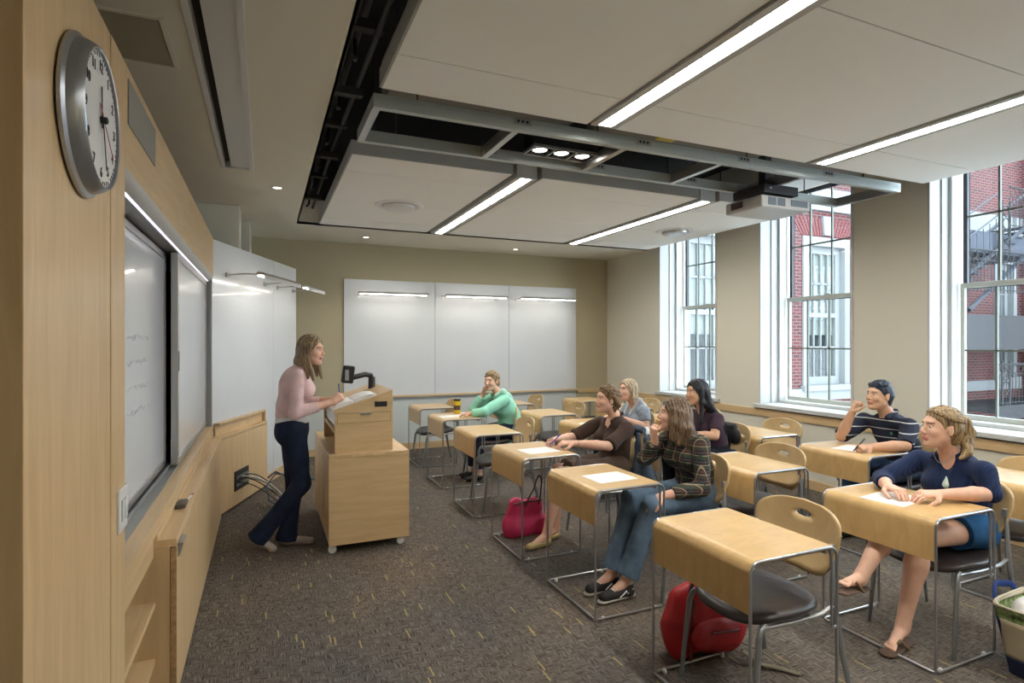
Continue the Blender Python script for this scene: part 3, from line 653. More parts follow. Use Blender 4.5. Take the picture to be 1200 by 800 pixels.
# ================================================================ DESKS
DW, DD = .60, .46
def make_desk():
    t = T('student_desk', '', 'desk', (0, 0, 0), 'single maple student desks')
    # curved ply sheet: front apron flowing into the top
    th = .018; R_ = .05
    out = [(0, .545), (0, .75 - R_)] + arc(R_, .75 - R_, R_, 180, 90, 8)[1:] + [(DD, .75)]
    inn = [(th, .545), (th, .75 - R_)] + arc(R_, .75 - R_, R_ - th, 180, 90, 8)[1:] + [(DD, .75 - th)]
    n = len(out); g = MB()
    for side in (out, inn): g.add([(x, y, z) for x, z in side for y in (-DW / 2 + .008, DW / 2 - .008)], [(2 * i, 2 * i + 1, 2 * i + 3, 2 * i + 2) for i in range(n - 1)])
    g.build('desktop', 'deskv', t, smooth=True, angle=50)
    e = MB()
    for y in (-DW / 2 + .008, DW / 2 - .008): e.add([(x, y, z) for x, z in out] + [(x, y, z) for x, z in inn], [(i, i + 1, n + i + 1, n + i) for i in range(n - 1)])
    e.add([(DD, -DW / 2 + .008, .75), (DD, DW / 2 - .008, .75), (DD, DW / 2 - .008, .75 - th), (DD, -DW / 2 + .008, .75 - th)], [(0, 1, 2, 3)])
    e.add([(0, -DW / 2 + .008, .545), (0, DW / 2 - .008, .545), (th, DW / 2 - .008, .545), (th, -DW / 2 + .008, .545)], [(0, 1, 2, 3)])
    e.build('plywood_edge', 'edge', t)
    r = .0065
    for s in (-1, 1):
        y = s * (DW / 2 - .002)
        loop = [(.002, y, .02), (.002, y, .70)] + [(x, y, z) for x, z in arc(.047, .70, .045, 180, 90, 5)[1:]] + [(.44, y, .745)] + [(x, y, z) for x, z in arc(.44, .70, .045, 90, 0, 5)[1:]] + [(.485, y, .02)]
        MB().tube(loop, r, 8).build('leg_loop', 'chrome', t, smooth=True)
        hp = [(.45, y - s * .004, .738), (.458, y - s * .004, .70), (.458, y - s * .004, .42)] + [(.4715 + .0135 * math.cos(math.radians(a)), y - s * .002, .42 + .0135 * math.sin(math.radians(a))) for a in (210, 240, 270, 300, 330)] + [(.485, y, .43)]
        MB().tube(hp, r * .9, 8).build('rear_brace', 'chrome', t, smooth=True)
        MB().tube([(.02, y, .0075 + .005), (.47, y, .0125)], r, 8).build('floor_rail', 'chrome', t, smooth=True)
        for x in (.06, .42): MB().lathe([(.010, 0), (.012, .004), (.010, .016), (.006, .02)], (x, y - s * .012, 0), (0, 0, 1), 10).build('glide', 'plastic', t, smooth=True)
    MB().tube([(.002, -DW / 2 + .002, .035), (.003, -DW / 2 + .004, .018), (.004, -DW / 2 + .02, .0125), (.004, DW / 2 - .02, .0125), (.003, DW / 2 - .004, .018), (.002, DW / 2 - .002, .035)], r, 8).build('front_floor_rail', 'chrome', t, smooth=True)
    MB().tube([(.43, -DW / 2 + .01, .722), (.43, DW / 2 - .01, .722)], r, 8).build('cross_rod', 'chrome', t, smooth=True)
    return t
MW['deskv'] = wood('maple_desk_sheet', (.56, .355, .145), (.67, .45, .195), rough=.28, stretch=(2.2, 5, 2.2), coat=.3, scale=3.5)
desk0 = make_desk()
def make_chair():
    t = T('student_chair', '', 'chair', (0, 0, 0), 'maple backed student chairs')
    # cushion
    def outl(a):
        c, s = math.cos(a), math.sin(a); e = 2 / 2.9
        return (abs(c) ** e) * math.copysign(1, c), (abs(s) ** e) * math.copysign(1, s)
    N = 40; rings = [(0.001, .448), (.35, .447), (.62, .450), (.82, .456), (.93, .455), (.99, .446), (1.0, .436), (.985, .424), (.93, .414), (.5, .410), (.001, .410)]
    vs = []; fs = []
    for r, z in rings:
        for k in range(N):
            x, y = outl(2 * PI * k / N); w = 1 - .06 * max(0, x)
            xx = x * .235 * r; yy = y * .235 * r * w
            zz = z + .012 * (abs(y * r) ** 2) - .028 * max(0, -x * r - .45) ** 1.3 * 2 + .010 * max(0, x * r) ** 2
            vs.append((xx, yy, zz))
    for i in range(len(rings) - 1):
        for k in range(N): fs.append((i * N + k, i * N + (k + 1) % N, (i + 1) * N + (k + 1) % N, (i + 1) * N + k))
    MB().add(vs, fs).build('seat', 'vinyl', t, smooth=True, angle=80)
    # curved ply back with hand hole: rings from hole to outline in (y, z)
    NB = 56; hole = [(.045 * math.cos(2 * PI * k / NB), .775 + .016 * math.sin(2 * PI * k / NB)) for k in range(NB)]
    def outer(a):
        c, s = math.cos(a), math.sin(a); e = 2 / 5.0
        y = (abs(c) ** e) * math.copysign(1, c) * .232; z = (abs(s) ** e) * math.copysign(1, s)
        if z > 0: zz = .70 + z * (.140 - .030 * (abs(y) / .232) ** 2)
        else: zz = .70 + z * .165
        y *= 1 - .16 * max(0, (.70 - zz) / .165)
        return y, zz
    # angles from the hole centre mapped to the outline parameter
    vs = []; M_ = 8
    for j in range(M_ + 1):
        q = j / M_
        for k in range(NB):
            a = 2 * PI * k / NB; yo, zo = outer(a); yh, zh = hole[k]
            vs.append((yh + (yo - yh) * q, zh + (zo - zh) * q))
    def bend(y, z): return (.235 + .085 * (z - .535) / .30 - .055 * (y / .23) ** 2 + .02 * math.sin((z - .535) / .3 * PI), y, z)
    g = MB(); g.add([bend(y, z) for y, z in vs], [(j * NB + k, j * NB + (k + 1) % NB, (j + 1) * NB + (k + 1) % NB, (j + 1) * NB + k) for j in range(M_) for k in range(NB)])
    g.build('backrest', 'chair', t, smooth=True, solid=.013, angle=60)
    for s in (-1, 1):
        MB().tube([(-.15, s * .195, .418), (-.185, s * .205, .40), (-.20, s * .208, .37), (-.245, s * .218, .0)], [.012, .014, .015, .012], 12, flat=((0, 1, 0), .75)).build('leg', 'legm', t, smooth=True)
        MB().tube([(.245, s * .205, .69), (.232, s * .213, .62), (.222, s * .222, .50), (.235, s * .225, .40), (.275, s * .232, .2), (.325, s * .242, 0)], [.008, .013, .019, .019, .016, .011], 12, flat=((0, 1, 0), .55)).build('leg', 'legm', t, smooth=True)
        MB().tube([(-.18, s * .20, .408), (0, s * .21, .405), (.15, s * .218, .412), (.225, s * .222, .44)], .010, 10).build('side_rail', 'chrome', t, smooth=True)
        MB().box(.222, .25, s * .205 - .012, s * .205 + .012, .66, .70).build('back_bracket', 'alu', t, bevel=.004)
    MB().tube([(.10, -.20, .408), (.10, .20, .408)], .009, 8).build('cross_bar', 'legm', t, smooth=True)
    return t
chair0 = make_chair()
# desk: (x of apron, y of centre, label); chair: (x, y, turn, label)
DESKS = [
 (1.71, 1.935, 'nearest empty maple desk, standing over the red backpack'),
 (1.725, 3.075, 'maple desk with a blank sheet in front of the woman in the plaid shirt'),
 (1.71, 4.045, 'maple desk where the woman in the brown shirt writes'),
 (1.735, 5.14, 'empty maple desk between the brown shirted woman\'s desk and the yellow cup desk'),
 (1.76, 6.22, 'maple desk with the yellow cup where the woman in the mint hoodie leans'),
 (1.79, 7.32, 'farthest empty maple desk of the row nearest the lectern, by the back wall'),
 (2.94, 1.98, 'maple desk where the woman in the navy sweater rests her hands'),
 (2.90, 3.035, 'empty maple desk between the plaid shirted woman and the man in the striped polo'),
 (2.92, 4.03, 'maple desk with the crumpled white bag, in front of the black haired woman'),
 (2.92, 5.14, 'maple desk in front of the blonde woman in the grey blue top'),
 (2.89, 6.11, 'empty maple desk behind the mint hoodie woman, second from the back in the middle row'),
 (2.90, 7.29, 'empty maple desk right behind the mint hoodie, nearest the back wall in the middle row'),
 (4.10, 1.95, 'empty maple desk at the right edge of the picture behind the navy sweater woman'),
 (4.07, 3.08, 'maple desk where the man in the striped polo leans on his elbow'),
 (4.02, 4.03, 'empty maple desk under the middle window behind the black backpack'),
 (4.07, 5.15, 'maple desk by the windows hidden behind the plaid shirted woman\'s head'),
 (4.07, 6.24, 'maple desk by the windows just behind the blonde woman'),
 (4.13, 7.27, 'empty maple desk in the back corner by the windows'),
]
for i, (x, y, lb) in enumerate(DESKS):
    o = desk0 if i == 0 else copy_tree(desk0)
    o.location = (x, y, 0); o['label'] = lb
CHAIRS = [
 (2.07, 1.95, 0, 'empty chair tucked under the nearest desk, its dark seat shining'),
 (2.49, 3.03, -.06, 'chair under the woman in the plaid shirt'),
 (2.60, 4.02, 0, 'chair under the woman in the brown shirt, denim jacket on its back'),
 (2.14, 5.20, -.05, 'empty chair with a hand hole just in front of the mint hoodie'),
 (2.42, 6.24, 0, 'chair under the woman in the mint hoodie'),
 (2.06, 7.25, .1, 'empty chair seen behind the yellow cup'),
 (3.42, 1.95, 0, 'chair under the woman in the navy sweater'),
 (3.24, 3.08, -.03, 'empty chair right behind the nearest chair, at the desk left of the striped polo'),
 (3.75, 4.06, 0, 'chair with the black backpack hung on it, under the black haired woman'),
 (3.53, 5.14, 0, 'chair under the blonde woman in the grey blue top'),
 (3.32, 6.22, .04, 'empty chair in front of the back corner desk, left of the brown shirted woman\'s face'),
 (3.33, 7.38, 0, 'empty chair against the back wall just right of the mint hoodie'),
 (4.36, 2.02, 0, 'empty chair at the right edge of the picture below the third window'),
 (4.72, 3.06, 0, 'chair under the man in the striped polo'),
 (4.42, 4.08, 0, 'empty chair under the middle window, left of the man\'s elbow'),
 (4.44, 5.15, 0, 'chair by the windows hidden behind the black haired woman'),
 (4.46, 6.24, 0, 'chair by the first window behind the blonde woman'),
 (4.46, 7.27, 0, 'chair in the back corner, seen beside the brown shirted woman\'s forehead'),
]
for i, (x, y, a, lb) in enumerate(CHAIRS):
    o = chair0 if i == 0 else copy_tree(chair0)
    o.location = (x, y, 0); o.rotation_euler.z = a; o['label'] = lb
# ---------------------------------------------------------------- papers
def sheet(x, y, a, label, w=.216, h=.28, z=.7505):
    c, s = math.cos(a), math.sin(a); g = MB()
    vs = []
    for zz in (z, z + .0008):
        for u, v in ((-h / 2, -w / 2), (h / 2, -w / 2), (h / 2, w / 2), (-h / 2, w / 2)): vs.append((x + u * c - v * s, y + u * s + v * c, zz))
    g.add(vs, [(3, 2, 1, 0), (4, 5, 6, 7), (0, 1, 5, 4), (1, 2, 6, 5), (2, 3, 7, 6), (3, 0, 4, 7)])
    o = g.build('paper_sheet', 'paper'); tag(o, label, 'paper', 'blank sheets on the desks')
sheet(1.98, 3.02, .05, 'blank white sheet on the desk of the plaid shirted woman')
sheet(1.96, 3.98, .1, 'white sheet under the hands of the woman in the brown shirt')
sheet(3.13, 2.0, .15, 'white sheet under the hands of the woman in the navy sweater')
sheet(4.30, 3.06, .2, 'white sheet in front of the man in the striped polo')
sheet(1.95, 6.20, .0, 'white sheet in front of the woman in the mint hoodie')
sheet(3.13, 5.05, .1, 'white sheet on the desk of the blonde woman')
sheet(3.16, 3.93, .05, 'white sheet beside the crumpled white bag')
# ---------------------------------------------------------------- lectern
t = T('lectern', 'maple lectern: wide wheeled cabinet with a narrower sloped desk box on top', 'lectern', (.75, 5.0, 0))
x0, x1, y0, y1 = .44, 1.045, 4.43, 5.70
g = MB(); g.box(x0, x1, y0, y0 + .02, .07, .721).box(x0, x1, y1 - .02, y1, .07, .721).box(x1 - .02, x1, y0 + .02, y1 - .02, .07, .721).box(x0 + .02, x1 - .02, y0 + .02, y1 - .02, .07, .09)
g.build('base_cabinet', 'wood_x', t)
MB().box(x0 - .0, x1, y0, y1, .722, .746).build('base_top', 'wood_h', t, bevel=.003)
for a, c in ((y0 + .02, y0 + .42), (y0 + .425, y0 + .83), (y0 + .835, y1 - .02)): d = MB().box(x0 + .0, x0 + .018, a + .002, c - .002, .075, .72).build('door', 'wood_v', t, bevel=.002); MB().lathe([(.012, 0), (.012, .004)], (x0, a + .05, .66), (-1, 0, 0), 12).build('lock', 'alu', d)
for x, y in ((x0 + .03, y0 + .05), (x1 - .06, y0 + .05), (x0 + .03, y1 - .08), (x1 - .06, y1 - .08)):
    w = MB().lathe([(.012, -.016), (.028, -.014), (.031, -.006), (.031, .006), (.028, .014), (.012, .016)], (x, y, .031), (0, 1, 0), 24).build('castor', 'grey2', t, smooth=True) if 0 else MB().lathe([(.010, -.016), (.027, -.014), (.031, -.006), (.031, .006), (.027, .014), (.010, .016)], (x, y, .031), (0, 1, 0), 24).build('castor', 'plastic', t, smooth=True)
    MB().box(x - .012, x + .012, y + .017, y + .022, .03, .07).box(x - .02, x + .02, y - .02, y + .022, .064, .07).build('fork', 'black', w)
u0, u1, v0, v1 = .49, .93, 4.50, 5.37
zl, zr = 1.055, 1.20
side = [(u0, .746), (u1, .746), (u1, zr), (u0, zl)]
MB().prism(side, lambda a, b, c: (a, c, b), v0, v0 + .02).build('side_panel', 'wood_x', t, bevel=.002)
MB().prism(side, lambda a, b, c: (a, c, b), v1 - .02, v1).build('side_panel', 'wood_x', t, bevel=.002)
MB().box(u1 - .02, u1, v0 + .02, v1 - .02, .746, zr - .01).build('front_panel', 'wood_h', t)
MB().box(u0, u1 - .02, v0 + .02, v1 - .02, .90, .915).box(u0 + .3, u0 + .31, v0 + .02, v1 - .02, .746, .90).build('shelf', 'wood_h', t)
MB().prism([(u0 - .01, zl - .003), (u1, zr), (u1, zr + .02), (u0 - .01, zl + .017)], lambda a, b, c: (a, c, b), v0 - .004, v1 + .004).build('sloped_top', 'wood_x', t, bevel=.003)
MB().box(u0 + .02, u0 + .03, v0 + .02, v1 - .02, .93, 1.05).build('inner_apron', 'wb', t)
dw = MB().box(u0 + .02, u1 - .02, v0 - .003, v0, .975, 1.048).build('drawer', 'wood_x', t)
MB().box(u0 + .018, u1 - .018, v0 - .001, v0 + .001, .973, 1.05).build('shadow_line', 'gap', t)
MB().box(u0 + .19, u0 + .27, v0 - .022, v0 - .002, 1.045, 1.052).box(u0 + .19, u0 + .27, v0 - .008, v0 - .003, 1.03, 1.05).build('handle', 'alu', dw, bevel=.002)
MB().box(.79, .885, v0 - .004, v0 + .001, 1.09, 1.13).build('control_panel', 'black', t)
# open book on the slope
sl = math.atan2(zr - zl, u1 - u0 + .01)
def slp(u, v, n): # point on the slope: u from low edge, v along y, n above
    return (u0 + u * math.cos(sl) - n * math.sin(sl), v, zl + .017 + u * math.sin(sl) + n * math.cos(sl))
b = T('open_book', 'thick open white paged book lying on the sloped lectern top under the teacher\'s pen', 'book', slp(.15, 4.68, 0))
def bprism(poly, a0, a1, nm, m, sm=False): return MB().prism(poly, lambda u, v, a: slp(u, a, v), a0, a1).build(nm, m, b, smooth=sm)
bprism([(-.02, .001), (.34, .001), (.34, .004), (-.02, .004)], 4.52, 4.84, 'cover', 'paint')
for (a, c) in ((-.015, .158), (.162, .335)):
    m_ = (a + c) / 2; bprism([(a, .004), (c, .004), (c, .012 if c > .2 else .022), (m_ + .03, .034 if c < .2 else .03), (m_ - .03, .033), (a, .014 if a < 0 else .024)], 4.525, 4.835, 'page_block', 'paper')
# document camera
t = T('document_camera', 'black document camera head on a bent arm behind the lectern slope', 'document camera', (.86, 5.05, 1.19))
MB().tube([(.86, 5.05, 1.18), (.86, 5.05, 1.29)], .03, 16).build('post', 'black', t, smooth=True)
MB().tube([(.86, 5.05, 1.275), (.85, 5.04, 1.305), (.80, 5.03, 1.315), (.70, 5.0, 1.295)], .023, 14).build('arm', 'black', t, smooth=True)
MB().box(.60, .70, 4.97, 5.03, 1.245, 1.395, Matrix.Rotation(.12, 3, 'Y'), (.65, 5, 1.3)).build('camera_head', 'black', t, bevel=.015, seg=3)
MB().box(.625, .655, 4.965, 4.97, 1.27, 1.36).build('lens_window', 'alud', t)
# ---------------------------------------------------------------- cup
t = T('travel_cup', 'yellow travel cup with a dark lid on the mint hoodie woman\'s desk', 'cup', (2.08, 6.40, .75))
MB().lathe([(.030, 0), (.032, .003), (.036, .06), (.041, .15), (.041, .155)], (2.08, 6.40, .75), (0, 0, 1), 28).build('cup_body', P('cup_yellow', (.78, .55, .02), .35), t, smooth=True)
MB().lathe([(.0365, .045), (.040, .10), (.0405, .10), (.037, .045)], (2.08, 6.40, .75), (0, 0, 1), 28).build('sleeve_band', P('cup_band', (.09, .05, .03), .5, var=.6, vscale=30), t, smooth=True)
MB().lathe([(.043, .152), (.044, .160), (.041, .172), (.03, .176), (.001, .176)], (2.08, 6.40, .75), (0, 0, 1), 28).build('lid', 'black', t, smooth=True)
# ================================================================ SOFT SURFACES (smooth unions meshed by surface nets)
V = lambda *a: np.array(a, dtype=np.float64)
def nrm(v): return v / (np.linalg.norm(v) + 1e-12)
class SDF:
    def __init__(s): s.ops = []
    def rc(s, a, b, ra, rb, k=.015, flat=None, sub=False, cut=None, zone=None):
        s.ops.append(('rc', V(*a), V(*b), ra, rb, k, flat, sub, cut)); return s
    def el(s, c, r, ax=None, k=.015, sub=False):
        s.ops.append(('el', V(*c), V(*r), ax, k, sub)); return s
    def path(s, pts, rs, k=.012, flat=None, sub=False):
        for i in range(len(pts) - 1): s.rc(pts[i], pts[i + 1], rs[i], rs[i + 1], k, flat, sub)
        return s
    def bounds(s):
        lo = V(1e9, 1e9, 1e9); hi = -lo
        for o in s.ops:
            if o[-1] is True or (o[0] == 'rc' and o[7]) : continue
            if o[0] == 'rc':
                r = max(o[3], o[4]); lo = np.minimum(lo, np.minimum(o[1], o[2]) - r); hi = np.maximum(hi, np.maximum(o[1], o[2]) + r)
            else:
                r = max(o[2]); lo = np.minimum(lo, o[1] - r); hi = np.maximum(hi, o[1] + r)
        return lo, hi
    def grid(s, vox, noise=None):
        lo, hi = s.bounds(); lo = lo - 3 * vox - .01; hi = hi + 3 * vox + .01
        n = np.ceil((hi - lo) / vox).astype(int) + 1
        F = np.full(n, 1.0, dtype=np.float32)
        ax = [lo[i] + vox * np.arange(n[i]) for i in range(3)]
        for o in s.ops:
            if o[0] == 'rc':
                _, a, b, ra, rb, k, flat, sub, cut = o; m = max(ra, rb) + max(k, 2 * vox) + vox
                l = np.minimum(a, b) - m; h = np.maximum(a, b) + m
            else:
                _, c, r, R_, k, sub = o; m = max(r) + max(k, 2 * vox) + vox; l = c - m; h = c + m
            i0 = np.clip(np.floor((l - lo) / vox).astype(int), 0, n); i1 = np.clip(np.ceil((h - lo) / vox).astype(int) + 1, 0, n)
            if np.any(i1 <= i0): continue
            sl = tuple(slice(i0[i], i1[i]) for i in range(3))
            X, Y, Zg = np.meshgrid(ax[0][sl[0]], ax[1][sl[1]], ax[2][sl[2]], indexing='ij')
            if o[0] == 'rc':
                d = b - a; L2 = d @ d + 1e-12
                px, py, pz = X - a[0], Y - a[1], Zg - a[2]
                t = (px * d[0] + py * d[1] + pz * d[2]) / L2; tr = t; t = np.clip(t, 0, 1)
                qx, qy, qz = px - t * d[0], py - t * d[1], pz - t * d[2]
                if flat is not None:
                    f = nrm(V(*flat[0])); g_ = flat[1]; dt = (qx * f[0] + qy * f[1] + qz * f[2]) * (g_ - 1)
                    qx = qx + f[0] * dt; qy = qy + f[1] * dt; qz = qz + f[2] * dt
                D = np.sqrt(qx * qx + qy * qy + qz * qz) - (ra + (rb - ra) * t)
                if cut: 
                    L = math.sqrt(L2)
                    if 'b' in cut: D = np.maximum(D, (tr - 1) * L)
                    if 'a' in cut: D = np.maximum(D, -tr * L)
            else:
                px, py, pz = X - c[0], Y - c[1], Zg - c[2]
                if R_ is not None:
                    A_ = [V(*q) for q in R_]; px, py, pz = [px * q[0] + py * q[1] + pz * q[2] for q in A_]
                k0 = np.sqrt((px / r[0]) ** 2 + (py / r[1]) ** 2 + (pz / r[2]) ** 2); k1 = np.sqrt((px / r[0] ** 2) ** 2 + (py / r[1] ** 2) ** 2 + (pz / r[2] ** 2) ** 2) + 1e-9
                D = k0 * (k0 - 1) / k1
            E_ = F[sl]
            if sub:
                D = -D; hh = np.maximum(k - np.abs(E_ - D), 0) / k; F[sl] = np.maximum(E_, D) + hh * hh * k / 4
            else:
                hh = np.maximum(k - np.abs(E_ - D), 0) / k; F[sl] = np.minimum(E_, D) - hh * hh * k / 4
        return F, lo
    def mesh(s, vox, noise=None):
        F, lo = s.grid(vox)
        if noise is not None:
            idx = np.argwhere(np.abs(F) < .03); p = lo + idx * vox; F[tuple(idx.T)] += noise(p).astype(np.float32)
        S = F < 0; nx, ny, nz = F.shape
        c = np.zeros((nx - 1, ny - 1, nz - 1), dtype=np.int8)
        for dx in (0, 1):
            for dy in (0, 1):
                for dz in (0, 1): c += S[dx:nx - 1 + dx, dy:ny - 1 + dy, dz:nz - 1 + dz]
        act = np.argwhere((c > 0) & (c < 8)); ids = np.full(c.shape, -1, dtype=np.int32); ids[tuple(act.T)] = np.arange(len(act))
        corners = [(dx, dy, dz) for dx in (0, 1) for dy in (0, 1) for dz in (0, 1)]
        acc = np.zeros((len(act), 3)); cnt = np.zeros(len(act))
        for p in corners:
            for a in range(3):
                if p[a] == 0:
                    q = list(p); q[a] = 1
                    fa = F[act[:, 0] + p[0], act[:, 1] + p[1], act[:, 2] + p[2]]; fb = F[act[:, 0] + q[0], act[:, 1] + q[1], act[:, 2] + q[2]]
                    m = (fa < 0) != (fb < 0); t = np.where(m, fa / np.where(m, fa - fb, 1), 0)
                    pt = np.tile(V(*p), (len(act), 1)); pt[:, a] += t
                    acc += pt * m[:, None]; cnt += m
        vs = lo + (act + acc / cnt[:, None]) * vox
        faces = []
        for a in range(3):
            b_, c_ = (a + 1) % 3, (a + 2) % 3
            s0 = [slice(None)] * 3; s1 = [slice(None)] * 3; s0[a] = slice(0, -1); s1[a] = slice(1, None)
            A_ = S[tuple(s0)]; B_ = S[tuple(s1)]; e = np.argwhere(A_ != B_)
            e = e[(e[:, b_] > 0) & (e[:, c_] > 0) & (e[:, b_] < F.shape[b_] - 1) & (e[:, c_] < F.shape[c_] - 1)]
            ins = A_[tuple(e.T)]
            def cell(db, dc):
                q = e.copy(); q[:, b_] -= db; q[:, c_] -= dc; return ids[tuple(q.T)]
            q = np.stack([cell(1, 1), cell(0, 1), cell(0, 0), cell(1, 0)], 1)
            q[~ins] = q[~ins][:, ::-1]; faces.append(q)
        f = np.concatenate(faces); f = f[(f >= 0).all(1)]
        return vs, f
def sdf_obj(name, s, vox, mats, parent=None, noise=None, matfn=None, base=None):
    vs, f = s.mesh(vox, noise)
    if parent is not None:
        base = Vector((0, 0, 0)); q = parent
        while q is not None: base += q.location; q = q.parent
        base = np.array(base)
    elif base is None: base = V((vs[:, 0].min() + vs[:, 0].max()) / 2, (vs[:, 1].min() + vs[:, 1].max()) / 2, vs[:, 2].min())
    me = bpy.data.meshes.new(name); n = len(vs); m = len(f)
    me.vertices.add(n); me.vertices.foreach_set('co', (vs - base).astype(np.float32).ravel())
    me.loops.add(m * 4); me.loops.foreach_set('vertex_index', f.astype(np.int32).ravel())
    me.polygons.add(m); me.polygons.foreach_set('loop_start', np.arange(0, m * 4, 4, dtype=np.int32))
    me.polygons.foreach_set('use_smooth', np.ones(m, dtype=bool))
    for q in (mats if isinstance(mats, (list, tuple)) else [mats]): me.materials.append(MW[q] if isinstance(q, str) else q)
    if matfn is not None: me.polygons.foreach_set('material_index', matfn(vs[f].mean(1)).astype(np.int32))
    me.update(calc_edges=True); me.validate()
    o = bpy.data.objects.new(name, me); COL.objects.link(o)
    if parent is not None: o.parent = parent
    else: o.location = base
    return o
def folds(amp, f=1.0, seed=0):
    """soft cloth folds"""
    r = np.random.RandomState(seed); K = [(nrm(r.randn(3)) * f * (22 + 28 * r.rand()), r.rand() * 6) for _ in range(6)]
    def fn(p):
        w = np.zeros(len(p))
        for k, ph in K: w += np.abs(np.sin(p @ k * .5 + ph + .8 * np.sin(p @ K[0][0][[1, 2, 0]] * .3))) ** 1.5
        return (w / 6 - .45) * amp * 2
    return fn
def strands(C, fd, up, rt, amp=.003, n=60, seed=0):
    def fn(p):
        q = p - C; a = np.arctan2(q @ rt, -(q @ fd) + .25 * np.abs(q @ up)); z = q @ up
        return amp * .55 * (np.sin(a * n + 2 * np.sin(z * 9 + seed)) * .5 + .5 * np.sin(a * n * .37 + z * 12 + seed))
    return fn
# ---------------------------------------------------------------- materials for people
def skin(name, c, lipc):
    m = P(name, c, .48, spec=.35, var=.06, vscale=30)
    b = m.node_tree.nodes['Principled BSDF']; b.inputs['Subsurface Weight'].default_value = .12
    b.inputs['Subsurface Radius'].default_value = (.02, .008, .005); b.inputs['Subsurface Scale'].default_value = .6
    return m, P(name + '_lip', lipc, .4), P(name + '_brow', [c[0] * .42, c[1] * .40, c[2] * .36], .8)
def hairm(name, c1, c2, dx=60):
    m, nt, b = _mat(name); N = nt.nodes; L = nt.links
    tc = N.new('ShaderNodeTexCoord'); mp = N.new('ShaderNodeMapping'); mp.inputs['Scale'].default_value = (1, 1, .07); L.new(tc.outputs['Object'], mp.inputs[0])
    n = N.new('ShaderNodeTexNoise'); n.inputs['Scale'].default_value = dx * 2.2; n.inputs['Detail'].default_value = 4; L.new(mp.outputs[0], n.inputs['Vector'])
    r = N.new('ShaderNodeValToRGB'); r.color_ramp.elements[0].position = .38; r.color_ramp.elements[1].position = .64
    r.color_ramp.elements[0].color = (*c1, 1); r.color_ramp.elements[1].color = (*c2, 1); L.new(n.outputs[0], r.inputs[0]); L.new(r.outputs[0], b.inputs['Base Color'])
    bp = N.new('ShaderNodeBump'); bp.inputs['Strength'].default_value = .6; bp.inputs['Distance'].default_value = .004; L.new(n.outputs[0], bp.inputs['Height']); L.new(bp.outputs[0], b.inputs['Normal'])
    b.inputs['Roughness'].default_value = .42; b.inputs['Specular IOR Level'].default_value = .4
    return m
def denim(name, c): return P(name, c, .85, var=.35, vscale=9, bump=.25, bscale=350, spec=.2)
def cloth(name, c, v=.12, bs=260): return P(name, c, .9, var=v, vscale=14, bump=.2, bscale=bs, spec=.15, sheen=.1)
def plaid():
    m, nt, b = _mat('plaid_flannel'); N = nt.nodes; L = nt.links
    tc = N.new('ShaderNodeTexCoord'); sp = N.new('ShaderNodeSeparateXYZ'); L.new(tc.outputs['Object'], sp.inputs[0])
    def line(src, per, ph, w):
        a = N.new('ShaderNodeMath'); a.operation = 'MULTIPLY_ADD'; a.inputs[1].default_value = 1 / per; a.inputs[2].default_value = ph; L.new(src, a.inputs[0])
        f = N.new('ShaderNodeMath'); f.operation = 'FRACT'; L.new(a.outputs[0], f.inputs[0])
        g = N.new('ShaderNodeMath'); g.operation = 'LESS_THAN'; g.inputs[1].default_value = w; L.new(f.outputs[0], g.inputs[0]); return g.outputs[0]
    ad = N.new('ShaderNodeMath'); ad.operation = 'ADD'; L.new(sp.outputs[0], ad.inputs[0]); L.new(sp.outputs[1], ad.inputs[1])
    X, Zs = ad.outputs[0], sp.outputs[2]
    cur = N.new('ShaderNodeRGB'); cur.outputs[0].default_value = (.022, .02, .035, 1); cur = cur.outputs[0]
    for src, per, ph, w, c, k in ((X, .058, .5, .42, (.07, .035, .025), .8), (Zs, .058, .5, .42, (.05, .06, .04), .7), (X, .058, .15, .09, (.42, .34, .22), .7), (Zs, .058, .15, .09, (.42, .34, .22), .7), (X, .058, .8, .10, (.02, .06, .03), .9), (Zs, .058, .82, .07, (.18, .12, .10), .7)):
        x = N.new('ShaderNodeMix'); x.data_type = 'RGBA'; q = N.new('ShaderNodeMath'); q.operation = 'MULTIPLY'; q.inputs[1].default_value = k
        L.new(line(src, per, ph, w), q.inputs[0]); L.new(q.outputs[0], x.inputs[0]); L.new(cur, x.inputs[6]); x.inputs[7].default_value = (*c, 1); cur = x.outputs[2]
    L.new(cur, b.inputs['Base Color']); b.inputs['Roughness'].default_value = .9; return m
def stripes():
    m, nt, b = _mat('navy_striped_knit'); N = nt.nodes; L = nt.links
    tc = N.new('ShaderNodeTexCoord'); sp = N.new('ShaderNodeSeparateXYZ'); L.new(tc.outputs['Object'], sp.inputs[0])
    a = N.new('ShaderNodeMath'); a.operation = 'MULTIPLY_ADD'; a.inputs[1].default_value = 1 / .070; a.inputs[2].default_value = .35; L.new(sp.outputs[2], a.inputs[0])
    f = N.new('ShaderNodeMath'); f.operation = 'FRACT'; L.new(a.outputs[0], f.inputs[0])
    g = N.new('ShaderNodeMath'); g.operation = 'LESS_THAN'; g.inputs[1].default_value = .10; L.new(f.outputs[0], g.inputs[0])
    x = N.new('ShaderNodeMix'); x.data_type = 'RGBA'; L.new(g.outputs[0], x.inputs[0]); x.inputs[6].default_value = (.010, .014, .035, 1); x.inputs[7].default_value = (.55, .56, .55, 1)
    L.new(x.outputs[2], b.inputs['Base Color']); b.inputs['Roughness'].default_value = .9; return m
MW['eyew'] = P('eye_white', (.7, .68, .65), .25); MW['iris'] = P('iris_dark', (.03, .02, .015), .2)
SK_A = skin('skin_fair', (.74, .45, .33), (.60, .25, .21)); SK_B = skin('skin_warm', (.64, .38, .25), (.50, .22, .17))
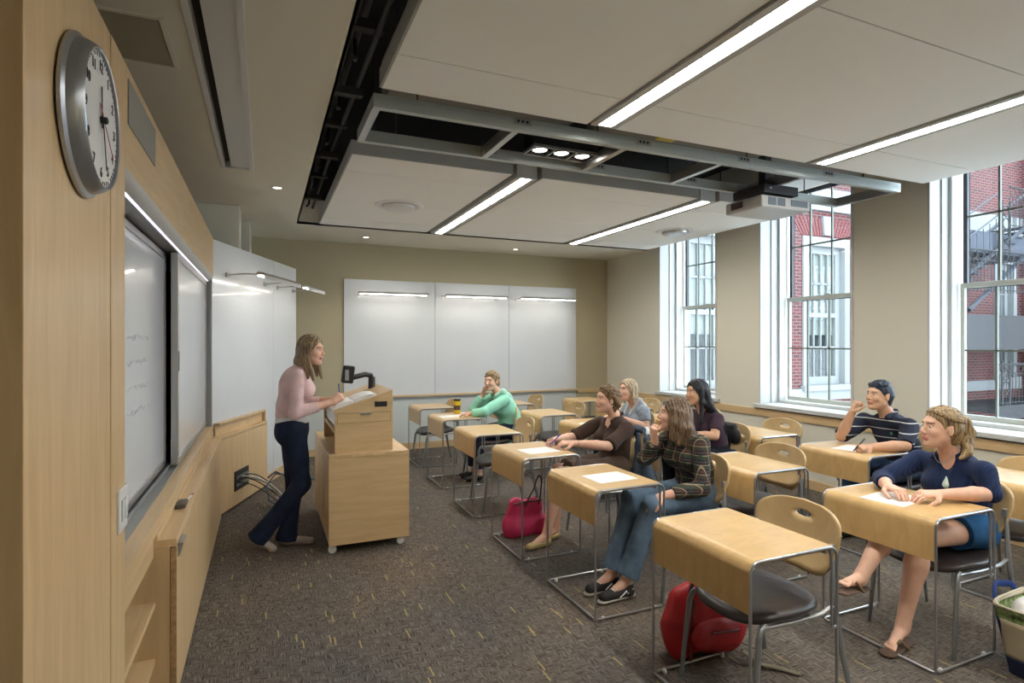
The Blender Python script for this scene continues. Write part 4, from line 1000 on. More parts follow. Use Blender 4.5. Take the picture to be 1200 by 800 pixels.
# ---------------------------------------------------------------- body builder
def hand_ops(B, w, d, n, th, curl=.5, sc=1.0, tcurl=.4, spread=1.0, curls=None):
    """w wrist; d toward fingers; n the way the palm faces; th +1/-1 side of the thumb"""
    d = nrm(V(*d)); n = V(*n); n = nrm(n - d * (n @ d)); s = np.cross(d, n) * th
    w = V(*w); L = .088 * sc
    B.rc(w - d * .01, w + d * .03, .024 * sc, .026 * sc, .012, flat=(n, 1.35))
    for o, r in ((-.026, .014), (-.009, .0145), (.009, .0145), (.026, .014)): B.rc(w + d * .025 * sc + s * o * .6 * sc, w + d * L + s * o * sc, r * 1.05 * sc, r * .85 * sc, .010)
    fl = (.066, .078, .082, .072); cs = curls or (curl * 1.12, curl * 1.06, curl, curl * .9)
    for i, o in enumerate((-.028, -.0095, .0095, .028)):
        p = w + d * (L - abs(o) * .3) + s * o * sc; ang = 0; r = (.0078, .0088, .009, .0086)[i] * sc
        spd = s * (o * 1.6 * spread)
        for j, q in enumerate((.45, .32, .23)):
            ang += cs[i] * (1.0, 1.15, .8)[j]; dd = nrm(d * math.cos(ang) + n * math.sin(ang) + spd * max(0, math.cos(ang)))
            p2 = p + dd * fl[i] * q * sc; B.rc(p, p2, r * (1 - .06 * j), r * (.95 - .08 * j), .003); p = p2
    p = w + d * .022 * sc + s * .026 * sc
    p2 = p + nrm(s * .75 + d * .65 + n * .35) * .038 * sc; B.rc(p, p2, .015 * sc, .0115 * sc, .010)
    p3 = p2 + nrm(s * (.35 - .4 * tcurl) + d * .9 + n * (.2 + .6 * tcurl)) * .032 * sc; B.rc(p2, p3, .0112 * sc, .0098 * sc, .004)
    p4 = p3 + nrm(s * (.1 - .5 * tcurl) + d * .8 + n * (.2 + .9 * tcurl)) * .024 * sc; B.rc(p3, p4, .0098 * sc, .008 * sc, .003)
class Head:
    def __init__(s, C, fd, tilt=0, sc=.93):
        s.C = V(*C); s.f = nrm(V(*fd)); u = V(0, 0, 1); s.r = nrm(np.cross(s.f, u)); s.u = np.cross(s.r, s.f)
        if tilt: c, q = math.cos(tilt), math.sin(tilt); s.r, s.u = s.r * c + s.u * q, s.u * c - s.r * q
        s.sc = sc; s.ax = (s.f, s.r, s.u)
    def __call__(s, f, r, u): return s.C + (s.f * f + s.r * r + s.u * u) * s.sc
    def el(s, B, c, r, k=.015, sub=False): B.el(s(*c), V(*r) * s.sc, s.ax, k * s.sc, sub)
    def rc(s, B, a, b, ra, rb, k=.012, **kw): B.rc(s(*a), s(*b), ra * s.sc, rb * s.sc, k * s.sc, **kw)
    def ops(s, B, male=False):
        s.el(B, (-.012, 0, .028), (.097, .077, .094), .02)
        s.el(B, (.026, 0, -.03), (.068, .060, .086), .03)
        s.rc(B, (.022, -.046, -.055), (.058, -.020, -.092), .026 if male else .022, .020, .025); s.rc(B, (.022, .046, -.055), (.058, .020, -.092), .026 if male else .022, .020, .025)
        s.el(B, (.072, 0, -.097), (.022, .022, .017), .018)
        s.rc(B, (.076, -.030, .034), (.076, .030, .034), .013, .013, .016)
        for q in (-1, 1):
            s.el(B, (.092, q * .032, .012), (.016, .019, .012), .012, True); s.el(B, (.072, q * .032, .0235), (.012, .018, .005), .004)
            s.el(B, (.062, q * .040, -.022), (.024, .022, .022), .02)
            s.el(B, (-.004, q * .078, -.004), (.017, .008, .031), .006); s.rc(B, (-.012, q * .080, -.012), (-.010, q * .082, .018), .006, .008, .004)
        s.rc(B, (.086, 0, .018), (.108, 0, -.022), .008, .011, .010)
        for q in (-1, 1): s.el(B, (.100, q * .011, -.028), (.010, .008, .008), .006)
        s.rc(B, (.0935, -.017, -.052), (.0935, .017, -.052), .0062, .0062, .007); s.rc(B, (.097, -.008, -.050), (.097, .008, -.050), .0062, .0062, .006)
        s.rc(B, (.092, -.014, -.0625), (.092, .014, -.0625), .0075, .0075, .007)
        s.rc(B, (.108, -.022, -.0565), (.108, .022, -.0565), .0022, .0022, .003, sub=True)
    def matfn(s, browy=True):
        def fn(p):
            q = (p - s.C) / s.sc; f, r, u = q @ s.f, q @ s.r, q @ s.u; m = np.zeros(len(p), int)
            m[(np.abs(r) < .024) & (u < -.0465) & (u > -.071) & (f > .082)] = 1
            m[(np.abs(r) > .011) & (np.abs(r) < .050) & (u > .031 - .1 * np.abs(np.abs(r) - .03)) & (u < .0395 - .15 * np.abs(np.abs(r) - .03)) & (f > .055)] = 2
            return m
        return fn
def person(label, J, H, sk, fwd, tops, bottoms=None, vox=.005, male=False, hands=None, sc=1.0, bust=0.0, shoes=None, legs=True, armk=1.0, calf=False):
    """J joints; tops/bottoms: callables that add cloth pieces; returns root object (the body mesh)"""
    B = SDF(); F_ = nrm(V(*fwd)); j = {k: V(*v) for k, v in J.items()}
    H.ops(B, male)
    B.rc(j['neck'] + (H(-.012, 0, -.07) - j['neck']) * -.05, H(-.012, 0, -.05), .054 if male else .046, .050 if male else .044, .02)
    pel, wst, ch = j['pel'], j['wst'], j['chest']
    B.rc(pel, wst, .125, .105, .03, flat=(F_, 1.2)); B.rc(wst, ch, .105, .13, .03, flat=(F_, 1.25)); B.rc(ch, j['neck'], .11, .045, .04, flat=(F_, 1.2))
    B.rc(j['shR'] * .93 + j['shL'] * .07, j['shL'] * .93 + j['shR'] * .07, .043, .043, .04)
    if bust:
        sd = np.cross(F_, V(0, 0, 1)); uu = nrm(ch - wst)
        for q in (-1, 1): B.el(ch + F_ * .072 + sd * q * .065 - uu * .05, (bust, bust, bust * .95), None, .04)
    B.rc(j['hipR'], j['hipL'], .085, .085, .03)
    for q in 'RL':
        B.rc(j['sh' + q], j['el' + q], .048 * armk, .037 * armk, .012); B.rc(j['el' + q], (j['el' + q] * .65 + j['wr' + q] * .35), .037 * armk, .039 * armk, .01)
        B.rc((j['el' + q] * .65 + j['wr' + q] * .35), j['wr' + q], .039 * armk, .025 * armk, .01)
        if legs:
            hp_, kn, an = j['hip' + q], j['kn' + q], j['an' + q]
            B.rc(hp_, kn, .078, .052, .03); B.rc(kn, kn * .7 + an * .3, .052, .053, .02); B.rc(kn * .7 + an * .3, an, .053, .033, .02)
            # calf at the back of the shin
            bk = nrm((hp_ - kn) - nrm(an - kn) * ((hp_ - kn) @ nrm(an - kn))); B.el(kn * .68 + an * .32 + bk * (.015 if calf else .0), (.04, .04, .09) if calf else (.03, .03, .06), None, .03)
            toe = j['toe' + q]; fd = nrm(toe - an); B.rc(an, an + nrm(an - kn) * .045 - fd * .01, .032, .027, .015)
            B.rc(an + nrm(an - kn) * .03, toe, .032, .020, .02); 
            hz = nrm(np.cross(fd, V(0, 0, 1)));
            for o_ in (-.022, -.011, 0, .011, .022): B.rc(toe + hz * o_ * .8, toe + hz * o_ + fd * (.030 - abs(o_ + .015) * .25), .0095, .0085, .003)
    for q, kw in (hands or {}).items(): hand_ops(B, j['wr' + q], **kw)
    root = sdf_obj('person', B, vox, [sk[0], sk[1], sk[2]], matfn=H.matfn(), base=V(pel[0], pel[1], 0))
    tag(root, label, 'person')
    for q in (-1, 1):
        c = H(.0725, q * .032, .0105); g = MB(); rr = .0122 * H.sc
        g.ball(c, rr, 14, 10); g.cur = 1; g.ball(c + H.f * rr * .55, rr * .56, 10, 8); g.build('eye', ['eyew', 'iris'], root, smooth=True)
    return root, j, F_
def torso_cloth(S, j, F_, off=.014, sleeve=1.0, waist=0, bust=0, cutneck='round', loose=0, arm=1.0, hemcut=None):
    pel, wst, ch = j['pel'], j['wst'], j['chest']; lo = pel + (wst - pel) * waist
    S.rc(lo, wst, .125 + off + loose, .108 + off + loose, .03, flat=(F_, 1.18), cut=hemcut); S.rc(wst, ch, .108 + off + loose, .13 + off, .03, flat=(F_, 1.22))
    S.rc(ch, ch + (j['neck'] - ch) * .9, .11 + off, .055, .04, flat=(F_, 1.15)); S.rc(j['shR'] * .94 + j['shL'] * .06, j['shL'] * .94 + j['shR'] * .06, .043 + off * .8, .043 + off * .8, .04)
    if bust:
        side = np.cross(F_, V(0, 0, 1)); up = nrm(ch - wst)
        for q in (-1, 1): S.el(ch + F_ * (.075 + off) + side * q * .065 - up * .05, (bust, bust, bust * .95), None, .04)
    for q in 'RL':
        a, e, w = j['sh' + q], j['el' + q], j['wr' + q]; o = off * .8; s = sleeve[q] if isinstance(sleeve, dict) else sleeve
        if s <= 1: S.rc(a, a + (e - a) * s, (.047 + o) * arm, (.043 + o) * arm, .015, cut='b')
        else:
            S.rc(a, e, (.047 + o) * arm, (.039 + o) * arm, .015); S.rc(e, e + (w - e) * (s - 1), (.040 + o) * arm, (.036 + o - .006 * (s - 1)) * arm, .015, cut='b')
    n = j['neck']
    if cutneck == 'round': S.el(n + V(0, 0, .045) + F_ * .02, (.066, .066, .06), None, .008, True)
    if cutneck == 'v':
        S.el(n + V(0, 0, .04) + F_ * .02, (.062, .062, .06), None, .008, True); S.rc(n + F_ * .06, n + (ch - n) * 1.0 + F_ * .165, .052, .010, .006, sub=True)
def leg_cloth(S, j, F_, off=.012, to=1.0, flare=0, skirt=False, hem=None):
    S.rc(j['pel'], j['pel'] + (j['wst'] - j['pel']) * .55, .128 + off, .118 + off, .02, flat=(F_, 1.2)); S.rc(j['hipR'], j['hipL'], .09 + off, .09 + off, .03)
    for q in 'RL':
        h, k, a = j['hip' + q], j['kn' + q], j['an' + q]
        if to <= 1: S.rc(h, h + (k - h) * to, .085 + off, .066 + off + flare, .03, cut='b')
        else: S.rc(h, k, .085 + off, .056 + off, .03); S.rc(k, k + (a - k) * (to - 1), .056 + off, .042 + off + flare, .02, cut='b')
# ================================================================ PEOPLE
up3 = V(0, 0, 1)
def hair_cap(S, H, thick=.012, face=(.108, 0, -.032), fr=(.066, .064, .094), k=.012, low=.0):
    thick *= .55
    H.el(S, (-.016, 0, .032), (.098 + thick, .079 + thick, .094 + thick), .02)
    H.rc(S, (-.05, 0, -.01), (-.055, 0, -.05), .066 + thick * .5, .055, .03)
    H.el(S, (.24, 0, -.04 - low), (.22, .30, .16), .022, True)
def locks(S, H, mode, t=.010, n=26, rad=.0062, seed=0, cz=.032, back=(-1, 0, -.15)):
    """relief strands following the way the hair is combed"""
    rr = np.random.RandomState(seed); cC = V(-.016, 0, cz); Rr = V(.098 + t, .079 + t, .094 + t)
    for i in range(n):
        s = -1 + 2 * (i + .5) / n; s += rr.randn() * .03
        if mode == 'back': u0 = nrm(V(.80 * math.cos(s * 1.45), .95 * math.sin(s * 1.45), .66 * math.cos(s * 1.25))); u1 = nrm(V(*back) + rr.randn(3) * .10)
        elif mode == 'crop': u0 = nrm(V(.85 * math.cos(s * 1.5), .9 * math.sin(s * 1.5), .62 + .05 * rr.randn())); u1 = nrm(V(-.2 + .3 * rr.randn(), s * .6, .9))
        else:
            q = 1 if i % 2 else -1; a = abs(s); u0 = nrm(V(.78 - 1.2 * a, .04 * q, .62 + .4 * a)); u1 = nrm(V(.25 - 1.1 * a, q * (.95 - .3 * a), -.55))
        pts = [cC + Rr * nrm(u0 * (1 - k / 7) + u1 * (k / 7)) for k in range(8)]
        jit = rr.rand() * .35 + .75
        for k in range(7): H.rc(S, pts[k], pts[k + 1], rad * jit * (.55 if k == 0 else 1), rad * jit, .004)
def hair_obj(S, H, mat, root, seed=0, amp=.003, n=60, vox=.0045): return sdf_obj('hair', S, vox, mat, root, noise=strands(H.C, H.f, H.u, H.r, amp, n, seed))

# --- 1. teacher
H = Head((.338, 4.735, 1.528), (.88, -.47, -.06), tilt=-.05)
J = dict(pel=(.20, 4.765, .93), wst=(.185, 4.76, 1.09), chest=(.222, 4.76, 1.265), neck=(.262, 4.752, 1.40), shR=(.225, 4.60, 1.345), shL=(.25, 4.92, 1.345),
         elR=(.215, 4.545, 1.065), wrR=(.47, 4.615, 1.125), elL=(.30, 4.965, 1.09), wrL=(.50, 4.86, 1.125), hipR=(.205, 4.685, .90), hipL=(.205, 4.845, .90),
         knR=(.262, 4.685, .50), anR=(-.02, 4.72, .14), toeR=(.035, 4.70, .035), knL=(.22, 4.82, .48), anL=(.165, 4.80, .09), toeL=(.31, 4.765, .028))
root, j, F_ = person('person standing at the lectern in a pale pink sweater and dark jeans, pen in hand', J, H, SK_A, (1, -.1, 0), None, bust=.062, hands=dict(
    R=dict(d=(.80, .10, .50), n=(-.2, .95, -.35), th=-1, curl=.85, tcurl=.6), L=dict(d=(.9, -.35, 0), n=(0, 0, -1), th=1, curl=.35)))
S = SDF(); torso_cloth(S, j, F_, .012, sleeve=1.62, waist=.62, bust=.072, cutneck='v', loose=.004, hemcut='a')
sdf_obj('sweater', S, .006, cloth('pale_pink_knit', (.70, .50, .49)), root, noise=folds(.006, .8, 1))
S = SDF(); S.rc(j['pel'] + V(-.0, 0, .035), j['pel'] + V(0, 0, .12), .146, .136, .02, flat=(F_, 1.15), cut='ab')
sdf_obj('undershirt_hem', S, .006, cloth('white_jersey', (.72, .72, .74)), root, noise=folds(.004, 1, 2))
S = SDF()
S.rc(j['pel'] + V(0, 0, .045), j['pel'] - V(0, 0, .02), .140, .145, .02, flat=(F_, 1.12), cut='a'); S.rc(j['hipR'] + V(-.02, 0, 0), j['hipL'] + V(-.02, 0, 0), .108, .108, .04)
for q in 'RL':
    h, k, a = j['hip' + q], j['kn' + q], j['an' + q]; d = nrm(a - k)
    S.rc(h, k, .100, .070, .03); S.rc(k, a - d * .12, .070, .060, .03); S.rc(a - d * .12, a + d * (.055 if q == 'R' else .05), .060, .086, .03, cut='b')
sdf_obj('jeans', S, .006, denim('dark_denim', (.012, .020, .045)), root, noise=folds(.008, .8, 3))
for q in 'RL':
    S = SDF(); a, t = j['an' + q], j['toe' + q]; d = nrm((t - a) * V(1, 1, .25))
    b0 = V(a[0], a[1], t[2] + .012) if q == 'L' else a + V(-.01, 0, -.05)
    S.rc(b0 - d * .02, t + d * .03, .038, .028, .02); S.rc(b0 + V(0, 0, .03), b0, .036, .038, .02)
    sdf_obj('shoe', S, .005, P('taupe_shoe', (.33, .29, .25), .4), root)
S = SDF(); hair_cap(S, H, .013, face=(.100, 0, -.035), fr=(.056, .066, .092))
for q in (-1, 1):
    for (a, b_, c_) in (((-.01, q * .076, .03), (-.02, q * .084, -.08), (.02, q * .085, -.22)), ((-.05, q * .068, .0), (-.065, q * .076, -.10), (-.05, q * .085, -.24)), ((.02, q * .076, .055), (.008, q * .084, -.05), (.065, q * .078, -.235))):
        H.rc(S, a, b_, .022, .022, .02); H.rc(S, b_, c_, .022, .012, .02)
H.rc(S, (-.07, 0, .0), (-.085, 0, -.10), .055, .055, .03); H.rc(S, (-.085, 0, -.10), (-.105, 0, -.23), .055, .032, .03); H.rc(S, (-.08, -.05, -.08), (-.07, -.055, -.20), .035, .02, .03); H.rc(S, (-.08, .05, -.08), (-.07, .055, -.20), .035, .02, .03)
locks(S, H, 'part', seed=1); hair_obj(S, H, hairm('ash_blonde_hair', (.13, .085, .045), (.36, .26, .15)), root, 1)
p0 = j['wrR'] + V(.075, .03, .03); pd = nrm(V(.10, .05, -1))
t = T('pen', 'blue pen upright in the teacher\'s hand over the open book', 'pen', tuple(p0 + pd * .075))
MB().tube([tuple(p0 - pd * .115), tuple(p0 + pd * .06)], .0048, 10).build('barrel', P('pen_blue', (.03, .08, .35), .3), t, smooth=True)
MB().tube([tuple(p0 + pd * .06), tuple(p0 + pd * .075)], [.004, .001], 10).build('tip', 'alu', t, smooth=True)

# sitter defaults: facing -x; R is the far (+y) side
def sitter(hx, y, z=.55, lean=0.0, w=.16, neckz=.47, kx=-.44, ky=.09, kz=.52, foot=.02):
    return dict(pel=(hx, y, z), wst=(hx + lean * .3, y, z + .15), chest=(hx + lean * .75, y, z + .32), neck=(hx + lean, y, z + neckz),
        shR=(hx + lean, y + w, z + neckz - .065), shL=(hx + lean, y - w, z + neckz - .065), elR=(hx + lean - .15, y + w + .04, z + .2), elL=(hx + lean - .15, y - w - .04, z + .2),
        wrR=(hx - .3, y + .1, z + .22), wrL=(hx - .3, y - .1, z + .22), hipR=(hx, y + .085, z - .01), hipL=(hx, y - .085, z - .01),
        knR=(hx + kx, y + ky, kz), knL=(hx + kx, y - ky, kz), anR=(hx + kx + foot, y + ky, .10), anL=(hx + kx + foot, y - ky, .10), toeR=(hx + kx + foot - .15, y + ky, .03), toeL=(hx + kx + foot - .15, y - ky, .03))

# --- 2. plaid shirt
H = Head((2.525, 3.07, 1.105), (-.82, .50, .08))
J = sitter(2.70, 3.07, .57, -.06, kx=-.42, kz=.535); J.update(shL=(2.62, 2.92, .93), shR=(2.62, 3.23, .93), neck=(2.60, 3.07, .975), chest=(2.65, 3.07, .86), wst=(2.70, 3.07, .72),
    elL=(2.58, 2.86, .66), wrL=(2.32, 2.94, .615), elR=(2.42, 3.25, .79), wrR=(2.43, 3.15, .925), knL=(2.26, 2.965, .55), knR=(2.24, 3.15, .56), anL=(2.08, 2.97, .13), anR=(2.06, 3.10, .13), toeL=(1.92, 2.96, .035), toeR=(1.90, 3.09, .035))
root, j, F_ = person('person with shoulder length brown hair in a plaid shirt and blue jeans, chin on hand', J, H, SK_A, (-1, -.1, 0), None, bust=.062, hands=dict(
    L=dict(d=(-.85, .15, -.35), n=(0, .1, -1), th=1, curl=.28), R=dict(d=(-.25, -.12, .95), n=(.9, -.1, .3), th=1, curl=1.15)))
S = SDF(); torso_cloth(S, j, F_, .018, sleeve=dict(L=1.75, R=1.9), waist=.1, bust=.07, cutneck='v', loose=.008, arm=1.0); n = j['neck']
for q in (-1, 1): S.rc(n + V(.04, q * .03, .03), n + V(-.075, q * .045, -.03), .018, .014, .01)
sdf_obj('plaid_shirt', S, .006, plaid(), root, noise=folds(.012, .8, 5))
S = SDF()
for q in 'RL':
    h, k, a = j['hip' + q], j['kn' + q], j['an' + q]; d = nrm(a - k)
    S.rc(h, k, .098, .070, .03); S.rc(k, k * .4 + a * .6, .070, .062, .02); S.rc(k * .4 + a * .6, a + d * .0, .062, .075, .02, cut='b')
S.rc(j['pel'], j['pel'] + V(0, 0, .06), .142, .138, .02, flat=(F_, 1.15), cut='b'); S.rc(j['hipR'], j['hipL'], .104, .104, .03)
sdf_obj('jeans', S, .006, denim('blue_denim', (.10, .155, .225)), root, noise=folds(.010, .8, 6))
for q in 'RL':
    S = SDF(); a, t_ = j['an' + q], j['toe' + q]; d = nrm((t_ - a) * V(1, 1, 0)); b0 = V(a[0], a[1], .045)
    S.rc(b0 - d * .0, V(t_[0], t_[1], .04) + d * .02, .040, .032, .02); S.rc(V(a[0], a[1], .085), b0, .037, .040, .02)
    sh = sdf_obj('shoe', S, .005, P('black_canvas', (.02, .018, .02), .7), root)
    S = SDF(); S.rc(b0 - d * .02 - V(0, 0, .026), V(t_[0], t_[1], .016) + d * .03, .036, .033, .01, flat=(V(0, 0, 1), 2.6)); sdf_obj('sole', S, .005, P('white_rubber', (.5, .48, .42), .6), sh)
    g = MB(); lat = np.cross(d, up3)
    for i in range(5):
        c = V(a[0], a[1], 0) + d * (.040 + i * .018) + V(0, 0, .113 - i * .0085)
        g.tube([tuple(c - lat * .024 - V(0, 0, .011)), tuple(c + d * .010), tuple(c + lat * .024 - V(0, 0, .011))], .0036, 6)
    g.tube([tuple(V(a[0], a[1], 0) + d * .05 + lat * .03 + V(0, 0, .09)), tuple(V(a[0], a[1], 0) + d * .06 + lat * .055 + V(0, 0, .06)), tuple(V(a[0], a[1], 0) + d * .08 + lat * .045 + V(0, 0, .04))], .0032, 6)
    g.build('laces', 'paper', sh, smooth=True)
    for s_ in (-1, 1):
        B_ = V(a[0], a[1], 0) + lat * s_ * .0385
        MB().tube([tuple(B_ - d * .02 + V(0, 0, .07)), tuple(B_ + d * .03 + V(0, 0, .045)), tuple(B_ + d * .035 + V(0, 0, .062)), tuple(B_ + d * .085 - lat * s_ * .002 + V(0, 0, .03))], .004, 6).build('side_stripe', 'paper', sh, smooth=True)
    S = SDF(); S.rc(a + V(0, 0, .04), V(a[0], a[1], .08), .036, .036, .01); sdf_obj('sock', S, .005, 'paper', root)
S = SDF(); hair_cap(S, H, .014, face=(.110, 0, -.04), fr=(.062, .072, .098))
for q in (-1, 1):
    for (a, b_, c_) in (((.02, q * .075, .04), (.015, q * .088, -.05), (.01, q * .088, -.155)), ((-.03, q * .08, .03), (-.04, q * .088, -.07), (-.035, q * .085, -.18)), ((-.07, q * .06, .02), (-.09, q * .07, -.08), (-.09, q * .06, -.19))):
        H.rc(S, a, b_, .024, .030, .025); H.rc(S, b_, c_, .030, .024, .025)
H.rc(S, (-.07, 0, .0), (-.10, 0, -.10), .06, .05, .03); H.rc(S, (-.10, 0, -.10), (-.10, 0, -.19), .05, .04, .03)
locks(S, H, 'part', seed=2); hair_obj(S, H, hairm('brown_hair', (.060, .036, .020), (.23, .15, .09)), root, 2)

# --- 3. mint hoodie
H = Head((2.445, 6.22, 1.135), (-.80, -.55, -.06), tilt=.05)
J = sitter(2.66, 6.23, .56, -.1, kz=.53, kx=-.42); J.update(neck=(2.53, 6.23, .99), shL=(2.55, 6.06, .92), shR=(2.55, 6.40, .93), chest=(2.62, 6.23, .83), wst=(2.69, 6.23, .70),
    elL=(2.27, 5.99, .805), wrL=(2.13, 6.08, .785), elR=(2.29, 6.39, .80), wrR=(2.375, 6.31, .97))
root, j, F_ = person('person with a low ponytail in a mint green hoodie resting cheek on hand', J, H, SK_A, (-1, -.05, 0), None, bust=.062, hands=dict(
    L=dict(d=(-.9, .35, -.1), n=(0, 0, -1), th=1, curl=.5), R=dict(d=(.20, -.15, .9), n=(.6, -.8, 0), th=-1, curl=.75)))
S = SDF(); torso_cloth(S, j, F_, .022, sleeve=1.85, waist=0, bust=.07, cutneck='round', loose=.016, arm=1.05); n = j['neck']
sdf_obj('hoodie', S, .006, cloth('mint_fleece', (.30, .68, .52)), root, noise=folds(.014, .7, 7))
S = SDF(); S.rc(n + V(.03, -.09, .02), n + V(.10, -.05, -.03), .032, .04, .03); S.rc(n + V(.03, .09, .02), n + V(.10, .05, -.03), .032, .04, .03); S.rc(n + V(.10, -.05, -.03), n + V(.10, .05, -.03), .045, .045, .03); S.rc(n + V(.13, -.05, -.07), n + V(.13, .05, -.07), .035, .035, .04)
S.rc(n + V(.03, -.09, .02), n + V(-.05, -.06, -.02), .03, .02, .03); S.rc(n + V(.03, .09, .02), n + V(-.05, .06, -.02), .03, .02, .03)
sdf_obj('hood', S, .006, cloth('mint_hood_fleece', (.42, .74, .62)), root, noise=folds(.01, .9, 8))
S = SDF(); leg_cloth(S, j, F_, .014, 1.9, .01); sdf_obj('jeans', S, .007, denim('navy_denim', (.018, .026, .055)), root, noise=folds(.008, .8, 9))
for q in 'RL':
    S = SDF(); a, t_ = j['an' + q], j['toe' + q]; S.rc(V(a[0], a[1], .045), V(t_[0], t_[1], .035), .042, .034, .02); sdf_obj('shoe', S, .006, 'black', root)
S = SDF(); hair_cap(S, H, .012, face=(.108, .0, -.04), fr=(.060, .072, .092))
H.rc(S, (.055, -.04, .098), (.080, .045, .062), .014, .009, .02)
H.rc(S, (-.10, 0, -.02), (-.135, 0, -.04), .022, .035, .02); H.rc(S, (-.135, 0, -.04), (-.135, 0, -.10), .036, .02, .02)
locks(S, H, 'back', seed=3); hair_obj(S, H, hairm('dark_blonde_hair', (.13, .085, .04), (.36, .25, .13)), root, 3)
S = SDF(); H.rc(S, (-.108, -.012, -.02), (-.108, .012, -.02), .020, .020, .01); sdf_obj('hair_tie', S, .005, 'black', root)

# --- 4. brown shirt
H = Head((2.635, 4.05, 1.115), (-.97, .12, .02), tilt=.04)
J = sitter(2.68, 4.05, .56, .02, kz=.56, kx=-.5); J.update(neck=(2.71, 4.05, .965), shL=(2.72, 3.88, .885), shR=(2.68, 4.22, .895), chest=(2.72, 4.05, .84), wst=(2.72, 4.05, .70),
    elL=(2.49, 3.81, .775), wrL=(2.24, 3.92, .795), elR=(2.44, 4.27, .78), wrR=(2.21, 4.15, .795), knL=(2.12, 3.93, .565), knR=(2.17, 4.06, .56), anL=(2.03, 3.97, .115), anR=(2.17, 4.09, .11), toeL=(1.89, 3.94, .035), toeR=(2.04, 4.05, .035))
root, j, F_ = person('smiling person with pinned back brown hair in a dark brown shirt, writing at a desk', J, H, SK_A, (-1, -.1, 0), None, hands=dict(
    L=dict(d=(-.85, .35, .05), n=(0, .3, -1), th=1, curl=.45), R=dict(d=(-.85, -.45, .05), n=(0, -.3, -1), th=-1, curl=.7)))
S = SDF(); torso_cloth(S, j, F_, .016, sleeve=.93, waist=.1, bust=.075, cutneck='v', loose=.008, arm=1.0); n = j['neck']
for q in (-1, 1): S.rc(n + V(.045, q * .035, .03), n + V(-.07, q * .055, -.025), .018, .014, .01); S.rc(n + V(.045, -.035, .03), n + V(.045, .035, .03), .018, .018, .01)
S.rc(n + V(-.085, 0, -.08), n + V(-.075, 0, -.30), .012, .012, .012)
for q in 'LR': e_ = j['sh' + q] + (j['el' + q] - j['sh' + q]) * .86; S.rc(e_, e_ + nrm(j['el' + q] - j['sh' + q]) * .03, .060, .060, .004, cut='ab')
sdf_obj('shirt', S, .006, cloth('dark_brown_cotton', (.060, .036, .028)), root, noise=folds(.012, .8, 10))
S = SDF(); leg_cloth(S, j, F_, .016, .86, .012); S.rc(j['hipL'] * .3 + j['knL'] * .7, j['hipR'] * .3 + j['knR'] * .7, .07, .07, .04)
sdf_obj('skirt', S, .006, cloth('brown_skirt_cloth', (.085, .055, .040)), root, noise=folds(.008, .8, 11))
for q in 'RL':
    S = SDF(); a, t_ = j['an' + q], j['toe' + q]; d = nrm((t_ - a) * V(1, 1, 0)); b0 = V(a[0], a[1], .035)
    S.rc(b0 + d * .0, V(t_[0], t_[1], .028) + d * .035, .035, .027, .02); S.el(V(a[0], a[1], .075) + d * .055, (.055, .055, .030), None, .01, True); S.rc(V(a[0], a[1], .0) + d * -.02 - up3 * .0, V(t_[0], t_[1], 0), .01, .01, .01)
    sdf_obj('shoe', S, .0045, P('gold_flat', (.52, .40, .18), .35, .4), root)
S = SDF(); hair_cap(S, H, .013, face=(.104, 0, -.045), fr=(.060, .074, .092))
for q in (-1, 1):
    H.rc(S, (.035, q * .045, .092), (-.03, q * .082, .03), .014, .014, .015); H.rc(S, (-.02, q * .088, .03), (-.09, q * .055, -.05), .018, .022, .015); H.rc(S, (.015, q * .068, .055), (-.05, q * .080, -.02), .012, .013, .01)
H.rc(S, (-.09, 0, -.04), (-.095, 0, -.09), .045, .025, .02); H.rc(S, (-.06, -.05, -.05), (-.055, -.05, -.10), .022, .012, .02)
locks(S, H, 'back', seed=4); hair_obj(S, H, hairm('chestnut_hair', (.075, .042, .020), (.27, .17, .085)), root, 4, .005, 40)
S = SDF(); H.el(S, (-.01, .087, -.045), (.006, .006, .006), .003); H.el(S, (-.01, -.087, -.045), (.006, .006, .006), .003); sdf_obj('earring', S, .003, 'paper', root)
w = j['wrL'] + (j['elL'] - j['wrL']) * .12; ax_ = nrm(j['elL'] - j['wrL']); u_ = nrm(np.cross(ax_, up3)); v_ = np.cross(ax_, u_)
MB().tube([tuple(w + (u_ * math.cos(a) + v_ * math.sin(a)) * .0285) for a in [2 * PI * k / 20 for k in range(20)]], .0035, 6, closed=True).build('bracelet', P('gold_band', (.5, .38, .2), .35, .7), root, smooth=True)
t = T('pen', 'blue pen between the fingers of the woman in the brown shirt', 'pen', (2.13, 4.08, .79))
MB().tube([(2.10, 4.07, .768), (2.18, 4.02, .86)], .0045, 10).build('barrel', P('pen_violet', (.08, .05, .45), .3), t, smooth=True)

# --- 5. blonde in grey blue top
H = Head((3.575, 5.10, 1.075), (-.97, -.05, .05))
J = sitter(3.72, 5.10, .54, -.03, kz=.53); J.update(neck=(3.655, 5.10, .94), shL=(3.68, 4.95, .865), shR=(3.68, 5.25, .865), chest=(3.70, 5.1, .80), wst=(3.73, 5.1, .67), elL=(3.66, 4.89, .70), wrL=(3.45, 4.97, .79), elR=(3.60, 5.30, .72), wrR=(3.40, 5.2, .79))
root, j, F_ = person('person with straight blonde hair in a grey blue hooded short sleeved top', J, H, SK_A, (-1, -.05, 0), None, bust=.062, hands=dict(
    L=dict(d=(-.9, .3, -.05), n=(0, 0, -1), th=1, curl=.4), R=dict(d=(-.9, -.3, -.05), n=(0, 0, -1), th=-1, curl=.4)))
S = SDF(); torso_cloth(S, j, F_, .016, sleeve=.62, waist=.1, bust=.07, cutneck='v', loose=.010, arm=1.08); n = j['neck']
